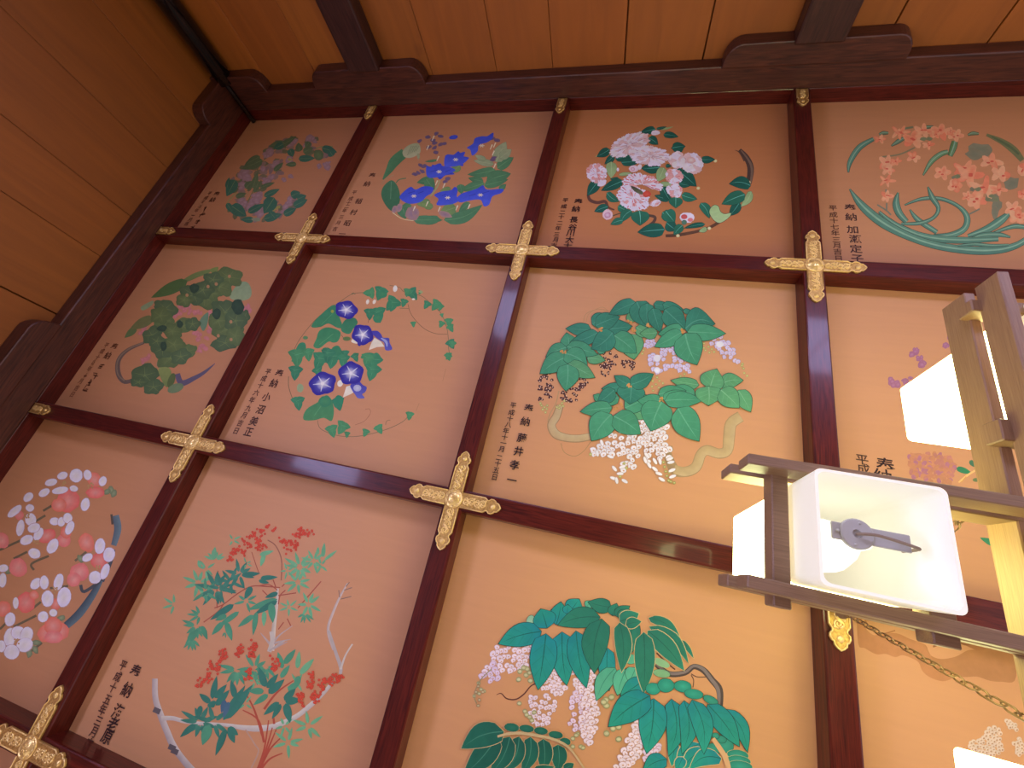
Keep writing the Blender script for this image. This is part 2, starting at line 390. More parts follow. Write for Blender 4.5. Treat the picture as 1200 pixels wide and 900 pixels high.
class Painting:
    def __init__(s, iu, iv, label, seen, base=BASE, seed=1):
        u0, u1 = ([XB] + UL[0:])[iu], (UL + [X1])[iu] if iu < len(UL) else X1
        v0, v1 = ([YB] + VL)[iv], VL[iv]
        s.x0, s.x1, s.y0, s.y1 = u0, u1, v0, v1
        s.cx, s.cy = (u0 + u1) / 2, (v0 + v1) / 2
        s.root = empty('ceiling_panel', (s.cx, s.cy, Z(PZ)))
        tag(s.root, label, 'painted panel', 'flower paintings of the coffered ceiling', 'thing')
        s.base = base; s.seen = lin(seen); s.k = 0; s.r = random.Random(seed); s.buckets = {}; s.cur = None; s.T = (0, 0, 1)
        bm = bmesh.new()
        e = 0.004
        ax0 = u0 + (HW if iu > 0 else 0) - e; ax1 = u1 - HW + e; ay0 = v0 + (HW if iv > 0 else 0) - e; ay1 = v1 - HW + e
        if iu > 0: ax0 = max(ax0, u0 + HW - e)
        box(bm, ax0 - s.cx, ax1 - s.cx, ay0 - s.cy, ay1 - s.cy, 0.0, 0.0140)
        obj('board', bm, board_mat('panel_board_wood', base), s.root)
    # --- colour seen on the panel -> paint colour, relative to the bare board
    def col(s, rgb, j=0.0):
        c = lin(rgb); f = 1 + s.r.uniform(-j, j)
        return tuple(min(0.9, max(0.004, c[i] / s.seen[i] * s.base[i] * f)) for i in range(3))
    def part(s, name): s.cur = s.buckets.setdefault(name, ([], [], [])); return s
    def at(s, x, y, k): s.T = (x, y, k); return s
    def W(s, p):
        s_ = s.T
        x, y = on_plane(s_[0] + p[0] / s_[2], s_[1] + p[1] / s_[2], PZ)
        return x - s.cx, y - s.cy
    def lay(s): s.k += 1; return -0.0003 - 0.0000022 * s.k
    def add(s, pts, faces, cols):
        V, Fc, Cc = s.cur; z = s.lay(); b = len(V)
        for p in pts: V.append((*s.W(p), z))
        for f in faces: Fc.append(tuple(i + b for i in f))
        Cc.extend(cols)
    def fan(s, pts, ce, cc, center=None):
        n = len(pts)
        c = center or (sum(p[0] for p in pts) / n, sum(p[1] for p in pts) / n)
        s.add([c] + list(pts), [(0, i + 1, (i + 1) % n + 1) for i in range(n)], [cc] + [ce] * n)
    def poly(s, pts, rgb, rgb2=None, sm=True, ow=0, oc=None, j=.05):
        q = smooth_pts(pts, 4, True) if sm else list(pts)
        if oc and ow:
            n = len(q); qq = []
            area = sum(q[i][0]*q[(i+1) % n][1] - q[(i+1) % n][0]*q[i][1] for i in range(n))
            sg = 1 if area > 0 else -1
            for i in range(n):
                a, b = q[i-1], q[(i+1) % n]; dx, dy = b[0]-a[0], b[1]-a[1]; l = math.hypot(dx, dy) or 1
                qq.append((q[i][0] + sg*dy/l*ow, q[i][1] - sg*dx/l*ow))
            s._tess(qq, s.col(oc), None)
        s._tess(q, s.col(rgb, j), s.col(rgb2, j) if rgb2 else None)
    def _tess(s, q, c, c2):
        f = tessellate_polygon([[Vector((p[0], p[1], 0)) for p in q]])
        if c2:
            ys = [p[1] for p in q]; a, b = min(ys), max(ys) + 1e-6
            s.add(q, [tuple(t) for t in f], [mixc(c, c2, (p[1]-a)/(b-a)) for p in q])
        else: s.add(q, [tuple(t) for t in f], [c] * len(q))
    def ell(s, x, y, rx, ry, rgb, rgb2=None, rot=0, n=14, wob=0.0, ow=0, oc=None, j=.06):
        a = math.radians(rot); ca, sa = math.cos(a), math.sin(a); pts = []
        for k in range(n):
            t = 2*math.pi*k/n; w = 1 + s.r.uniform(-wob, wob)
            px, py = rx*w*math.cos(t), ry*w*math.sin(t)
            pts.append((x + px*ca - py*sa, y + px*sa + py*ca))
        if oc and ow:
            s.fan([(x + (p[0]-x)*(1+ow/max(rx, ry)), y + (p[1]-y)*(1+ow/max(rx, ry))) for p in pts], s.col(oc), s.col(oc))
        s.fan(pts, s.col(rgb, j), s.col(rgb2 or rgb, j))
    def stroke(s, pts, w, rgb, rgb2=None, n=5, j=.04):
        """brush line; w one width or a width per point"""
        if not isinstance(w, (list, tuple)): w = [w] * len(pts)
        q = smooth_pts([(p[0], p[1], ww) for p, ww in zip(pts, w)], n) if len(pts) > 2 else [(p[0], p[1], ww) for p, ww in zip(pts, w)]
        L, cols, N = [], [], len(q); c = s.col(rgb, j); c2 = s.col(rgb2, j) if rgb2 else c
        for i, p in enumerate(q):
            a, b = q[max(i-1, 0)], q[min(i+1, N-1)]; dx, dy = b[0]-a[0], b[1]-a[1]; l = math.hypot(dx, dy) or 1
            h = max(0.3, p[2]) / 2
            L += [(p[0] - dy/l*h, p[1] + dx/l*h), (p[0] + dy/l*h, p[1] - dx/l*h)]
            cols += [c, c2]
        s.add(L, [(2*i, 2*i+1, 2*i+3, 2*i+2) for i in range(N-1)], cols)
    def leaf(s, bx, by, tx, ty, w, c, c2=None, vein=None, oc=None, ow=0, bend=0.0, fat=0.40, tipw=1.0, side=0, j=.08):
        """pointed leaf from base to tip, w its full width; side veins if side>0"""
        dx, dy = tx-bx, ty-by; L = math.hypot(dx, dy) or 1; ux, uy = dx/L, dy/L; nx, ny = -uy, ux
        N = 9
        ex = math.log(0.5) / math.log(fat)
        def prof(t): return math.sin(math.pi * t ** ex) ** (0.48 if t < fat else 0.84) * (1 - 0.2*max(0, t-.6)*tipw)
        def mid(t): o = bend * L * math.sin(math.pi*t); return bx + ux*L*t + nx*o, by + uy*L*t + ny*o
        def outline(ex_w, ex_l):
            A, B = [], []
            for k in range(1, N):
                t = k/N; h = w/2*prof(t) + ex_w; m0 = mid(t)
                A.append((m0[0] + nx*h, m0[1] + ny*h)); B.append((m0[0] - nx*h, m0[1] - ny*h))
            return [(bx - ux*ex_l, by - uy*ex_l)] + A + [(tx + ux*ex_l*1.6, ty + uy*ex_l*1.6)] + B[::-1]
        if oc and ow: 
            o_ = outline(ow, ow); cc = s.col(oc); s.fan(o_, cc, cc, mid(.5))
        o_ = outline(0, 0); ca = s.col(c, j); cb = s.col(c2 or c, j)
        n = len(o_); half = n // 2
        cols = [ca] + [mixc(ca, cb, abs(half - i) / half if i else 1) for i in range(n)]
        cols[0] = mixc(ca, cb, .35)
        s.add([mid(.45)] + o_, [(0, i+1, (i+1) % n + 1) for i in range(n)], cols)
        if vein:
            s.stroke([mid(.02), mid(.3), mid(.6), mid(.92)], [w*.045 + .4, w*.04 + .3, w*.03 + .2, .3], vein)
            for k in range(side):
                t = .18 + .6*k/max(1, side); m0 = mid(t); t2 = min(.95, t + .2); m1 = mid(t2); h = w/2*prof(t2)*.82
                for sg in (1, -1): s.stroke([m0, (m1[0] + sg*nx*h, m1[1] + sg*ny*h)], w*.014 + .2, mixc(vein, c, .5))
    def leaves(s, rows, pal, vein=None, oc=None, ow=0, side=0, wk=1.0, **kw):
        for r_ in rows:
            c = pal[r_[5]]; s.leaf(*r_[:4], r_[4] * wk, c[0], c[1] if len(c) > 1 else None, vein=(c[2] if len(c) > 2 else vein), oc=oc, ow=ow, side=side, bend=r_[6] if len(r_) > 6 else s.r.uniform(-.05, .05), **kw)
    def scatter(s, pg, n, fn, mind=0):
        xs = [p[0] for p in pg]; ys = [p[1] for p in pg]; got = []; tries = 0
        while len(got) < n and tries < n * 60:
            tries += 1
            x, y = s.r.uniform(min(xs), max(xs)), s.r.uniform(min(ys), max(ys)); ins = False
            for i in range(len(pg)):
                (ax, ay), (bx, by) = pg[i], pg[i-1]
                if (ay > y) != (by > y) and x < (bx-ax)*(y-ay)/(by-ay)+ax: ins = not ins
            if ins and all((x-g[0])**2 + (y-g[1])**2 > mind*mind for g in got): got.append((x, y))
        got.sort(key=lambda g: g[1])
        for g in got: fn(*g)
    def pea(s, x, y, r, white, rim, heart):
        """one small pea-flower of a hanging raceme"""
        a = s.r.uniform(-50, 50)
        s.ell(x, y, r*1.0, r*.8, rim, rim, a, 10)
        s.ell(x, y, r*.86, r*.66, white, white, a, 10, .08)
        s.ell(x + r*.1, y + r*.16, r*.28, r*.2, heart, heart, a, 8)
        s.ell(x - r*.35, y + r*.55, r*.42, r*.26, white, white, a + 60, 8)
    def glory(s, x, y, rx, ry, rot=0):
        a0 = math.radians(rot); pts = []; N = 30
        for k in range(N):
            t = 2*math.pi*k/N; w = 1 + .07*math.cos(5*t + .7) + s.r.uniform(-.02, .02)
            px, py = rx*w*math.cos(t), ry*w*math.sin(t); pts.append((x + px*math.cos(a0) - py*math.sin(a0), y + px*math.sin(a0) + py*math.cos(a0)))
        edge, mid, wh = s.col((52, 42, 150)), s.col((84, 78, 178)), s.col((222, 205, 222))
        s.fan(pts, edge, edge)
        sh = lambda q: [(x + (p[0]-x)*q, y + (p[1]-y)*q) for p in pts]
        s.fan(sh(.82), edge, s.col((110, 105, 190))); s.fan(sh(.5), s.col((92, 88, 180)), wh)
        for k in range(5):
            t = 2*math.pi*k/5 + .5; s.stroke([(x, y), (x + rx*.72*math.cos(t), y + ry*.72*math.sin(t))], [rx*.16, rx*.03], (205, 195, 222))
        s.ell(x, y, rx*.14, ry*.16, (238, 228, 228), (246, 240, 232))
    def star(s, x, y, rx, ry, rot, c, c2, n=5, inner=.58):
        pts = []
        for k in range(n*2):
            t = math.pi*k/n + math.radians(rot); q = 1 if k % 2 == 0 else inner
            pts.append((x + rx*q*math.cos(t), y + ry*q*math.sin(t)))
        pts = smooth_pts(pts, 3, True)
        s.fan(pts, s.col(c, .05), s.col(c2))
        for k in range(n):
            t = 2*math.pi*k/n + math.radians(rot); s.stroke([(x, y), (x + rx*.8*math.cos(t), y + ry*.8*math.sin(t))], rx*.03, (42, 46, 140))
        for k in range(5): s.stroke([(x, y), (x + rx*.17*math.cos(k*1.257), y + ry*.3*math.sin(k*1.257))], rx*.06, (225, 205, 190))
    def ruffle(s, x, y, rx, ry, rot, a0=0, a1=360, pal=((222, 190, 176), (206, 160, 150), (232, 214, 200)), rings=3, hole=.0, n=17, streak=None):
        """many-petalled fringed blossom"""
        R0 = math.radians(rot)
        def P(q, t): 
            px, py = rx*q*math.cos(t), ry*q*math.sin(t); return x + px*math.cos(R0) - py*math.sin(R0), y + px*math.sin(R0) + py*math.cos(R0)
        for g in range(rings):
            q1 = 1 - .27*g; m_ = max(6, n - 3*g)
            for k in range(m_):
                t = math.radians(a0 + (a1-a0)*(k + .5 + s.r.uniform(-.2, .2))/m_); dt = math.radians((a1-a0)/m_)*.78; qq = q1*s.r.uniform(.9, 1.06)
                pts = [P(hole, t), P(qq*.62, t - dt*.72), P(qq*.9, t - dt*.82), P(qq*.93, t - dt*.4), P(qq*1.01, t - dt*.25), P(qq*.96, t), P(qq*1.0, t + dt*.3), P(qq*.92, t + dt*.5), P(qq*.88, t + dt*.82), P(qq*.6, t + dt*.7)]
                tp = s.r.choice(pal); s.fan(pts, s.col(tp, .06), s.col(mixc(tp, pal[1], .22), .05), P(qq*.45, t))
                s.stroke([P(qq*.25, t + dt*.45), P(qq*.86, t + dt*.75)], .02*max(rx, ry), (168, 110, 102))
                if streak and s.r.random() < .6: s.stroke([P(qq*.4, t), P(qq*.9, t + dt*s.r.uniform(-.3, .3))], [.02*rx, .055*rx], s.r.choice(streak))
    def text(s, chars, pts, size, ink=(46, 30, 26)):
        """brushed characters: each at its place in a column; size in world units; '*' = a character too worn to read"""
        s.part('inscription'); c = s.col(ink)
        for ch, p in zip(chars, pts):
            wx, wy = s.W(p); V, Fc, Cc = s.cur; z = s.lay()
            if ch == '*':
                for _ in range(5):
                    ox, oy = s.r.uniform(-.25, .25), s.r.uniform(-.3, .3); hor = s.r.random() < .6; l = s.r.uniform(.2, .42); b = len(V)
                    hx, hy = (l, .05) if hor else (.05, l)
                    for a_, b_ in ((-1, -1), (1, -1), (1, 1), (-1, 1)): V.append((wx + (ox + a_*hx)*size, wy + (oy + b_*hy)*size, z))
                    Fc.append((b, b+1, b+2, b+3)); Cc.extend([c]*4)
                continue
            gv, gf = glyph(ch); b = len(V)
            for gx, gy in gv: V.append((wx + gx*size*1.06, wy - gy*size*1.06, z))
            for f in gf: Fc.append(tuple(i + b for i in f))
            Cc.extend([c] * len(gv))
    def done(s, labels={}):
        for name, (V, Fc, Cc) in s.buckets.items():
            if not V: continue
            me = bpy.data.meshes.new(name); me.from_pydata(V, [], Fc)
            at = me.color_attributes.new('paint', 'FLOAT_COLOR', 'POINT')
            buf = []
            for c in Cc: buf += [c[0], c[1], c[2], 1.0]
            at.data.foreach_set('color', buf)
            o = link_mesh(name, me, M['paint'], s.root)
            if name in labels: o['label'] = labels[name]
# ================================================================== panel: white acacia-like blossoms (centre right)
P = Painting(2, 1, 'painted panel of broad green leaves, dark and white hanging blossom, third along middle row', (212, 152, 96), seed=11)
G = {'a': ((52, 128, 96), (62, 142, 106), (88, 158, 122)), 'b': ((70, 150, 102), (78, 158, 108), (104, 176, 128)), 'c': ((96, 166, 104), (92, 160, 104), (126, 184, 128))}
OC = (40, 76, 54)
def dark_pea(P, pg, n):
    def f(x, y):
        for k in range(3): P.ell(x + P.r.uniform(-11, 11), y + P.r.uniform(-11, 11), 13, 8.5, (84, 50, 44), (92, 56, 48), P.r.uniform(0, 180), 8)
        P.ell(x, y, 5, 6, (240, 205, 160), None, 0, 7)
    P.scatter(pg, n, f, 16)
def buds(P, pts, r=11, c=((196, 190, 100), (176, 176, 96))):
    for x, y in pts:
        P.ell(x, y, r*1.15, r, c[1], None, P.r.uniform(0, 180), 9); P.ell(x, y, r*.8, r*.6, c[0], (222, 214, 140), 0, 8)
WH = lambda P, r, w=(240, 234, 222), rim=(206, 168, 130), h=(222, 170, 110): (lambda x, y: P.pea(x, y, r*P.r.uniform(.85, 1.15), w, rim, h))
P.part('painted_branch').at(620, 450, 7.5)
P.stroke([(262, 60), (236, 170), (185, 260), (165, 330)], 10, (196, 158, 100))
P.stroke([(272, 190), (240, 285), (197, 360), (232, 438), (320, 472), (430, 480), (540, 462)], [66, 74, 76, 80, 72, 70, 66], (168, 136, 88))
P.stroke([(270, 192), (240, 285), (199, 360), (234, 436), (320, 470), (430, 478), (540, 460)], [50, 60, 62, 66, 58, 56, 54], (196, 166, 112), (206, 182, 126))
P.stroke([(280, 520), (310, 600), (400, 635), (480, 590), (540, 510)], 6, (178, 140, 84))
P.at(750, 450, 7.5)
P.stroke([(885, 285), (800, 350), (782, 470), (765, 585), (690, 612), (590, 582), (535, 620), (490, 730), (400, 772), (300, 750), (240, 600), (290, 560)], [100, 104, 104, 96, 90, 92, 92, 96, 92, 90, 70, 40], (174, 144, 92))
P.stroke([(885, 287), (802, 350), (784, 470), (767, 583), (690, 610), (592, 584), (537, 620), (492, 728), (400, 770), (300, 748)], [86, 90, 90, 82, 76, 78, 78, 82, 78, 76], (196, 166, 106), (208, 180, 122))
P.at(620, 340, 7.5)
P.stroke([(480, 280), (500, 210), (600, 170), (700, 180)], 5, (190, 150, 92)); P.stroke([(500, 285), (530, 205), (640, 150), (690, 185)], 4, (190, 150, 92))
P.part('painted_blossoms').at(620, 340, 7.5)
dark_pea(P, [(90, 730), (220, 720), (230, 800), (180, 860), (90, 900)], 13)
dark_pea(P, [(385, 740), (520, 770), (500, 860), (420, 900), (340, 890)], 13)
dark_pea(P, [(650, 480), (740, 480), (770, 600), (750, 720), (680, 780), (600, 660)], 24)
dark_pea(P, [(790, 540), (850, 540), (940, 620), (920, 700), (830, 690)], 13)
P.at(620, 450, 7.5)
dark_pea(P, [(85, 0), (210, 10), (200, 150), (90, 150)], 12); dark_pea(P, [(280, 60), (380, 0), (500, 30), (430, 150), (340, 170), (270, 140)], 16)
buds(P, [(110, 190), (135, 205), (155, 220), (120, 225), (145, 250), (160, 190), (100, 170), (245, 205), (270, 190), (290, 170), (300, 195), (265, 215), (310, 150)])
P.at(750, 340, 7.5)
buds(P, [(545, 440), (560, 470), (600, 500), (575, 530), (610, 550), (650, 545), (560, 510), (630, 520), (30, 530), (20, 560), (900, 650), (908, 690), (915, 730), (940, 755), (895, 665)])
lav = WH(P, 24, (214, 204, 222), (190, 158, 158), (232, 186, 160))
P.scatter([(30, 420), (130, 420), (130, 500), (40, 530)], 8, lav, 18)
P.scatter([(130, 500), (330, 470), (480, 640), (440, 720), (320, 710), (250, 690), (180, 740), (90, 690), (80, 560)], 46, lav, 22)
P.scatter([(560, 430), (740, 395), (800, 470), (885, 640), (830, 665), (740, 590), (700, 520), (600, 470)], 24, lav, 22)
P.ell(700, 480, 34, 26, (228, 226, 218), (238, 236, 228)); P.ell(150, 600, 32, 30, (228, 224, 222), (240, 238, 230)); P.ell(150, 705, 28, 26, (226, 224, 224), (240, 238, 230))
buds(P, [(110, 760), (150, 770), (170, 800), (110, 800), (140, 830), (105, 850), (165, 860), (115, 885), (200, 820), (355, 760), (390, 740), (385, 770)])
P.at(620, 450, 7.5)
wh = WH(P, 30)
for pg, n in (([(770, 350), (880, 400), (970, 420), (1000, 500), (970, 620), (940, 720), (880, 800), (800, 770), (820, 640), (740, 590), (720, 640), (560, 650), (560, 570), (700, 500), (720, 420)], 44), ([(970, 310), (1050, 310), (1050, 700), (1010, 650), (1030, 500)], 16)):
    P.scatter(pg, n, wh, 31)
for x, y, a in ((740, 830, 20), (770, 850, 80), (840, 855, 30), (750, 745, 50), (800, 790, 0), (820, 730, -20), (640, 520, 70), (715, 640, 20), (600, 610, 80)):
    P.ell(x, y, 34, 17, (206, 176, 140), None, a, 9); P.ell(x, y, 30, 13, (246, 240, 226), None, a, 9)
buds(P, [(835, 700), (855, 740), (800, 815)], 12); buds(P, [(540, 620)], 14)
P.at(750, 450, 7.5)
P.scatter([(0, 310), (60, 360), (100, 410), (250, 345), (250, 500), (280, 640), (220, 700), (150, 640), (60, 560), (0, 480)], 34, wh, 31)
buds(P, [(205, 690), (215, 730), (225, 770), (235, 810), (250, 850), (270, 860), (300, 870), (255, 780)], 13, ((186, 184, 92), (166, 166, 90)))
for x, y, a in ((45, 670, 70), (80, 715, 60), (130, 750, 40), (165, 790, 20), (190, 840, 30), (175, 680, 80), (130, 680, 60), (280, 760, -20), (285, 815, -20), (270, 690, -10), (260, 660, -20), (60, 630, 50)):
    P.ell(x, y, 36, 17, (206, 176, 140), None, a, 9); P.ell(x, y, 32, 13, (246, 240, 226), None, a, 9)
P.part('painted_leaves').at(620, 340, 7.5)
kw = dict(oc=OC, ow=4.6, side=3, wk=1.12)
P.leaves([(890, 290, 905, 180, 70, 'c'), (880, 390, 922, 612, 190, 'c'), (940, 330, 1075, 410, 95, 'c'), (510, 600, 668, 622, 84, 'c'),
          (340, 520, 330, 380, 130, 'b', .1), (330, 505, 150, 592, 110, 'b'), (600, 540, 690, 520, 60, 'b'),
          (545, 352, 325, 342, 98, 'a'), (605, 378, 362, 462, 105, 'a'), (330, 500, 600, 572, 120, 'b'),
          (555, 305, 700, 222, 110, 'a'), (650, 348, 905, 322, 140, 'a'), (585, 318, 795, 238, 135, 'a'),
          (745, 400, 942, 556, 160, 'b'), (735, 375, 548, 520, 165, 'a', -.08),
          (935, 112, 705, 215, 112, 'a'), (945, 105, 1045, 330, 175, 'a'), (340, 585, 98, 738, 150, 'b'), (312, 560, 512, 684, 150, 'b', -.12),
          (345, 650, 578, 772, 120, 'c'), (340, 655, 322, 888, 170, 'b')], G, **kw)
P.at(750, 340, 7.5)
P.leaves([(380, 190, 446, 186, 40, 'a'), (120, 128, 275, 150, 70, 'a'), (200, 130, 380, 180, 80, 'a'), (150, 378, 0, 385, 88, 'c'),
          (60, 120, 70, 330, 120, 'a'), (110, 165, 175, 372, 118, 'a'), (215, 175, 400, 345, 165, 'a'), (372, 338, 160, 392, 105, 'b'),
          (395, 345, 655, 302, 200, 'a', -.22), (368, 372, 128, 502, 118, 'b'), (415, 370, 748, 386, 130, 'b'), (395, 385, 498, 660, 225, 'b', .05),
          (515, 838, 270, 798, 84, 'c'), (700, 835, 902, 798, 118, 'c', -.1), (610, 870, 672, 700, 190, 'c')], G, **kw)
P.at(620, 450, 7.5)
P.leaves([(880, 225, 1050, 300, 120, 'c'), (620, 135, 568, 102, 60, 'b'), (800, 25, 640, 45, 76, 'a'), (790, 125, 600, 168, 105, 'b'), (750, 55, 602, 172, 112, 'a'),
          (840, 215, 1060, 110, 140, 'b'), (900, 10, 885, 178, 215, 'a'), (728, 212, 452, 246, 118, 'b'), (722, 270, 550, 502, 200, 'b', .05), (742, 285, 978, 442, 185, 'b')], G, **kw)
P.at(620, 340, 7.5)
P.leaves([(885, 838, 752, 758, 92, 'a'), (890, 835, 1090, 742, 120, 'a')], G, **kw)
P.at(750, 450, 7.5)
P.leaves([(185, 150, -20, 150, 110, 'b'), (480, 108, 278, 28, 90, 'b'), (160, 95, 400, 62, 100, 'b'), (200, 135, 400, 70, 90, 'b'), (215, 150, 545, 150, 125, 'b'), (330, 215, 516, 505, 210, 'b'),
          (190, 160, 95, 415, 245, 'b', .04), (600, 25, 600, 192, 215, 'c'), (860, 60, 968, 248, 125, 'c'), (705, 55, 868, 212, 160, 'c')], G, **kw)
P.part('painted_blossoms')
for (cx, cy), (a, b, k) in (((385, 365), (750, 340, 7.5)), ((80, 318), (750, 340, 7.5)), ((635, 350), (620, 340, 7.5)), ((885, 285), (620, 340, 7.5)), ((925, 355), (620, 340, 7.5)), ((300, 545), (620, 340, 7.5)), ((760, 215), (620, 450, 7.5)), ((800, 190), (620, 450, 7.5)), ((185, 140), (750, 450, 7.5)), ((880, 15), (620, 450, 7.5))):
    P.at(a, b, k)
    for i in range(5): P.ell(cx + P.r.uniform(-22, 22), cy + P.r.uniform(-16, 16), 11, 8, (226, 176, 92), (206, 120, 60), P.r.uniform(0, 180), 7)
P.at(560, 460, 7.5)
P.text('奉納藤井孝一', [(448, 145), (420, 258), (390, 403), (360, 520), (325, 640), (300, 773)], .031)
P.text('平成十八年十一月二十五日', [(313, 115), (298, 178), (285, 233), (270, 285), (250, 340), (238, 395), (226, 448), (213, 500), (190, 575), (178, 627), (163, 685), (150, 745)], .0205)
P.done()

# ================================================================== panel: large wisteria (bottom centre)
P = Painting(2, 2, 'painted panel of large bright green wisteria leaves with white and pink racemes', (212, 156, 90), seed=12)
G = {'a': ((40, 160, 116), (30, 140, 128), (28, 110, 84)), 'd': ((44, 132, 90), (36, 116, 84), (34, 100, 72)), 'l': ((96, 190, 130), (84, 178, 124), (60, 140, 98)), 'f': ((32, 112, 74), (28, 96, 68), (70, 140, 98))}
OC, YL = (34, 66, 46), (214, 190, 112)
P.part('painted_branch').at(690, 690, 6.925)
P.stroke([(545, 612), (650, 690), (780, 682), (850, 632), (930, 660), (1000, 740), (1060, 820), (1066, 960)], [40, 46, 44, 44, 50, 52, 56, 44], (84, 72, 56))
P.stroke([(545, 608), (650, 684), (780, 676), (850, 626), (928, 652), (994, 734), (1050, 820), (1056, 960)], [20, 24, 22, 22, 26, 28, 30, 22], (132, 120, 100))
P.stroke([(550, 520), (620, 590), (700, 655)], 12, (98, 66, 44)); P.stroke([(830, 690), (880, 715), (950, 715)], 9, (120, 84, 56)); P.stroke([(830, 700), (850, 740), (845, 800)], 8, (110, 80, 50))
P.at(530, 780, 7.5)
P.stroke([(388, 257), (430, 245), (480, 290), (560, 296), (630, 250), (690, 180), (748, 154)], [4, 9, 11, 12, 12, 11, 10], (104, 60, 42))
P.part('painted_blossoms').at(540, 690, 6.925)
wp = WH(P, 27, (242, 228, 206), (206, 164, 128), (222, 176, 118)); wl = WH(P, 27, (232, 214, 206), (198, 158, 138), (220, 172, 128))
P.scatter([(290, 470), (590, 450), (600, 620), (470, 660), (330, 690), (170, 720), (250, 540)], 44, wp, 30)
P.scatter([(180, 600), (240, 560), (340, 730), (230, 750), (160, 710)], 9, wl, 24)
P.scatter([(740, 610), (860, 790), (810, 870), (650, 800)], 22, wp, 28); P.scatter([(890, 640), (1060, 650), (1060, 890), (920, 890), (930, 740)], 26, wp, 28)
lb = ((192, 196, 128), (164, 164, 96))
buds(P, [(480, 670), (540, 650), (470, 735), (565, 745), (530, 700), (510, 640), (560, 680)], 21, lb); buds(P, [(145, 765), (165, 815), (190, 830), (130, 840), (150, 850), (110, 870)], 15, lb)
P.stroke([(250, 650), (160, 740), (110, 860), (130, 930)], 8, (168, 160, 96))
P.at(530, 780, 7.5)
P.scatter([(650, 280), (790, 250), (920, 270), (900, 400), (850, 520), (730, 520), (660, 380)], 28, wp, 32)
P.scatter([(1060, 200), (1190, 200), (1190, 440), (1070, 450), (1040, 380)], 16, wl, 32); P.scatter([(1010, 470), (1190, 470), (1200, 590), (1070, 580)], 10, wl, 32)
buds(P, [(590, 330), (640, 400), (680, 450), (655, 430), (700, 480), (720, 410), (1060, 640), (1130, 710), (1060, 710), (1100, 600), (1150, 720), (1090, 610)], 20, lb); buds(P, [(230, 180), (210, 230), (240, 300), (230, 350), (270, 230)], 15, ((186, 170, 110), (170, 140, 86)))
P.at(690, 780, 6)
P.scatter([(0, 20), (35, 60), (30, 220), (70, 320), (50, 480), (0, 560), (-60, 500), (-50, 300)], 36, wp, 26); P.scatter([(320, 380), (370, 350), (380, 560), (330, 690), (170, 720), (240, 600)], 32, wp, 26)
P.scatter([(480, 480), (512, 540), (450, 660), (370, 650)], 12, wl, 24)
buds(P, [(120, 240), (160, 220), (125, 280), (105, 255), (170, 440), (210, 430), (125, 475), (210, 515)], 22, lb)
P.part('painted_leaves').at(540, 690, 6.925)
P.ell(570, 262, 36, 48, (148, 200, 138), (160, 208, 146), 10, 14, 0, 3, OC)
P.leaves([(730, 290, 742, 165, 60, 'a'), (775, 290, 812, 108, 120, 'a'), (880, 200, 960, 84, 130, 'a'), (860, 200, 870, 130, 70, 'a'), (700, 318, 650, 165, 165, 'a'), (1020, 150, 1060, 100, 60, 'l')], G, oc=OC, ow=4.5, wk=1.12, fat=.5)
P.leaves([(655, 345, 308, 446, 168, 'a', .05), (822, 350, 860, 782, 168, 'a', .03), (935, 342, 1020, 802, 158, 'a', .03), (692, 365, 628, 815, 192, 'a')], G, oc=OC, ow=4.5, wk=1.12, side=3)
P.at(690, 690, 6.925)
P.leaves([(365, 265, 335, 535, 130, 'd', .05), (150, 480, 165, 825, 120, 'a', .03)], G, oc=OC, ow=4.5, wk=1.12, side=2)
P.leaves([(215, 640, 62, 905, 125, 'l', .08), (300, 650, 232, 862, 125, 'l'), (380, 640, 330, 760, 120, 'l')], G, oc=OC, ow=4.5, wk=1.12)
P.ell(340, 570, 46, 40, (92, 186, 126), None, 0, 14, 0, 3, OC); P.ell(590, 600, 70, 30, (140, 190, 120), None, 25, 14, 0, 3, YL); P.ell(590, 685, 70, 32, (130, 186, 116), None, 10, 14, 0, 3, OC)
P.leaves([(440, 745, 258, 862, 130, 'a'), (180, 150, -5, 108, 105, 'd'), (190, 215, 225, 120, 90, 'd'), (215, 215, 330, 140, 80, 'd'), (250, 250, 330, 170, 90, 'd')], G, oc=OC, ow=4.5, wk=1.12)
P.leaves([(250, 265, 405, 200, 118, 'd'), (300, 290, 425, 265, 80, 'd')], G, oc=YL, ow=5.5, wk=1.12)
P.leaves([(484, 235, 742, 405, 74, 'd', -.12), (750, 415, 848, 562, 34, 'd'), (488, 305, 808, 606, 84, 'd', -.14), (476, 338, 772, 662, 135, 'd', -.05)], G, oc=YL, ow=5.5, wk=1.12)
P.leaves([(250, 272, 265, 676, 138, 'd', -.06), (445, 350, 445, 850, 166, 'd')], G, oc=YL, ow=5, side=3)
P.leaves([(1130-1040, 230, -250, 295, 150, 'd', .08)], G, oc=OC, ow=4.5, wk=1.12, side=2)
P.leaves([(105, 245, 46, 684, 188, 'd', .07)], G, oc=OC, ow=4.5, wk=1.12, side=3)
for x, y, a, b in ((520, 810, 60, 48), (625, 782, 68, 56), (760, 790, 70, 48), (850, 852, 76, 40)): P.ell(x, y, a, b, (40, 150, 108), (58, 172, 126), 8, 16, .03, 3, OC)
P.at(690, 780, 6)
for x, y, a, b, r in ((855, 240, 56, 28, 25), (960, 560, 56, 50, 20), (930, 515, 36, 26, 20), (890, 490, 26, 20, 20), (868, 590, 50, 46, 10)): P.ell(x, y, a, b, (46, 140, 100), (58, 160, 118), r, 14, .03, 3, OC)
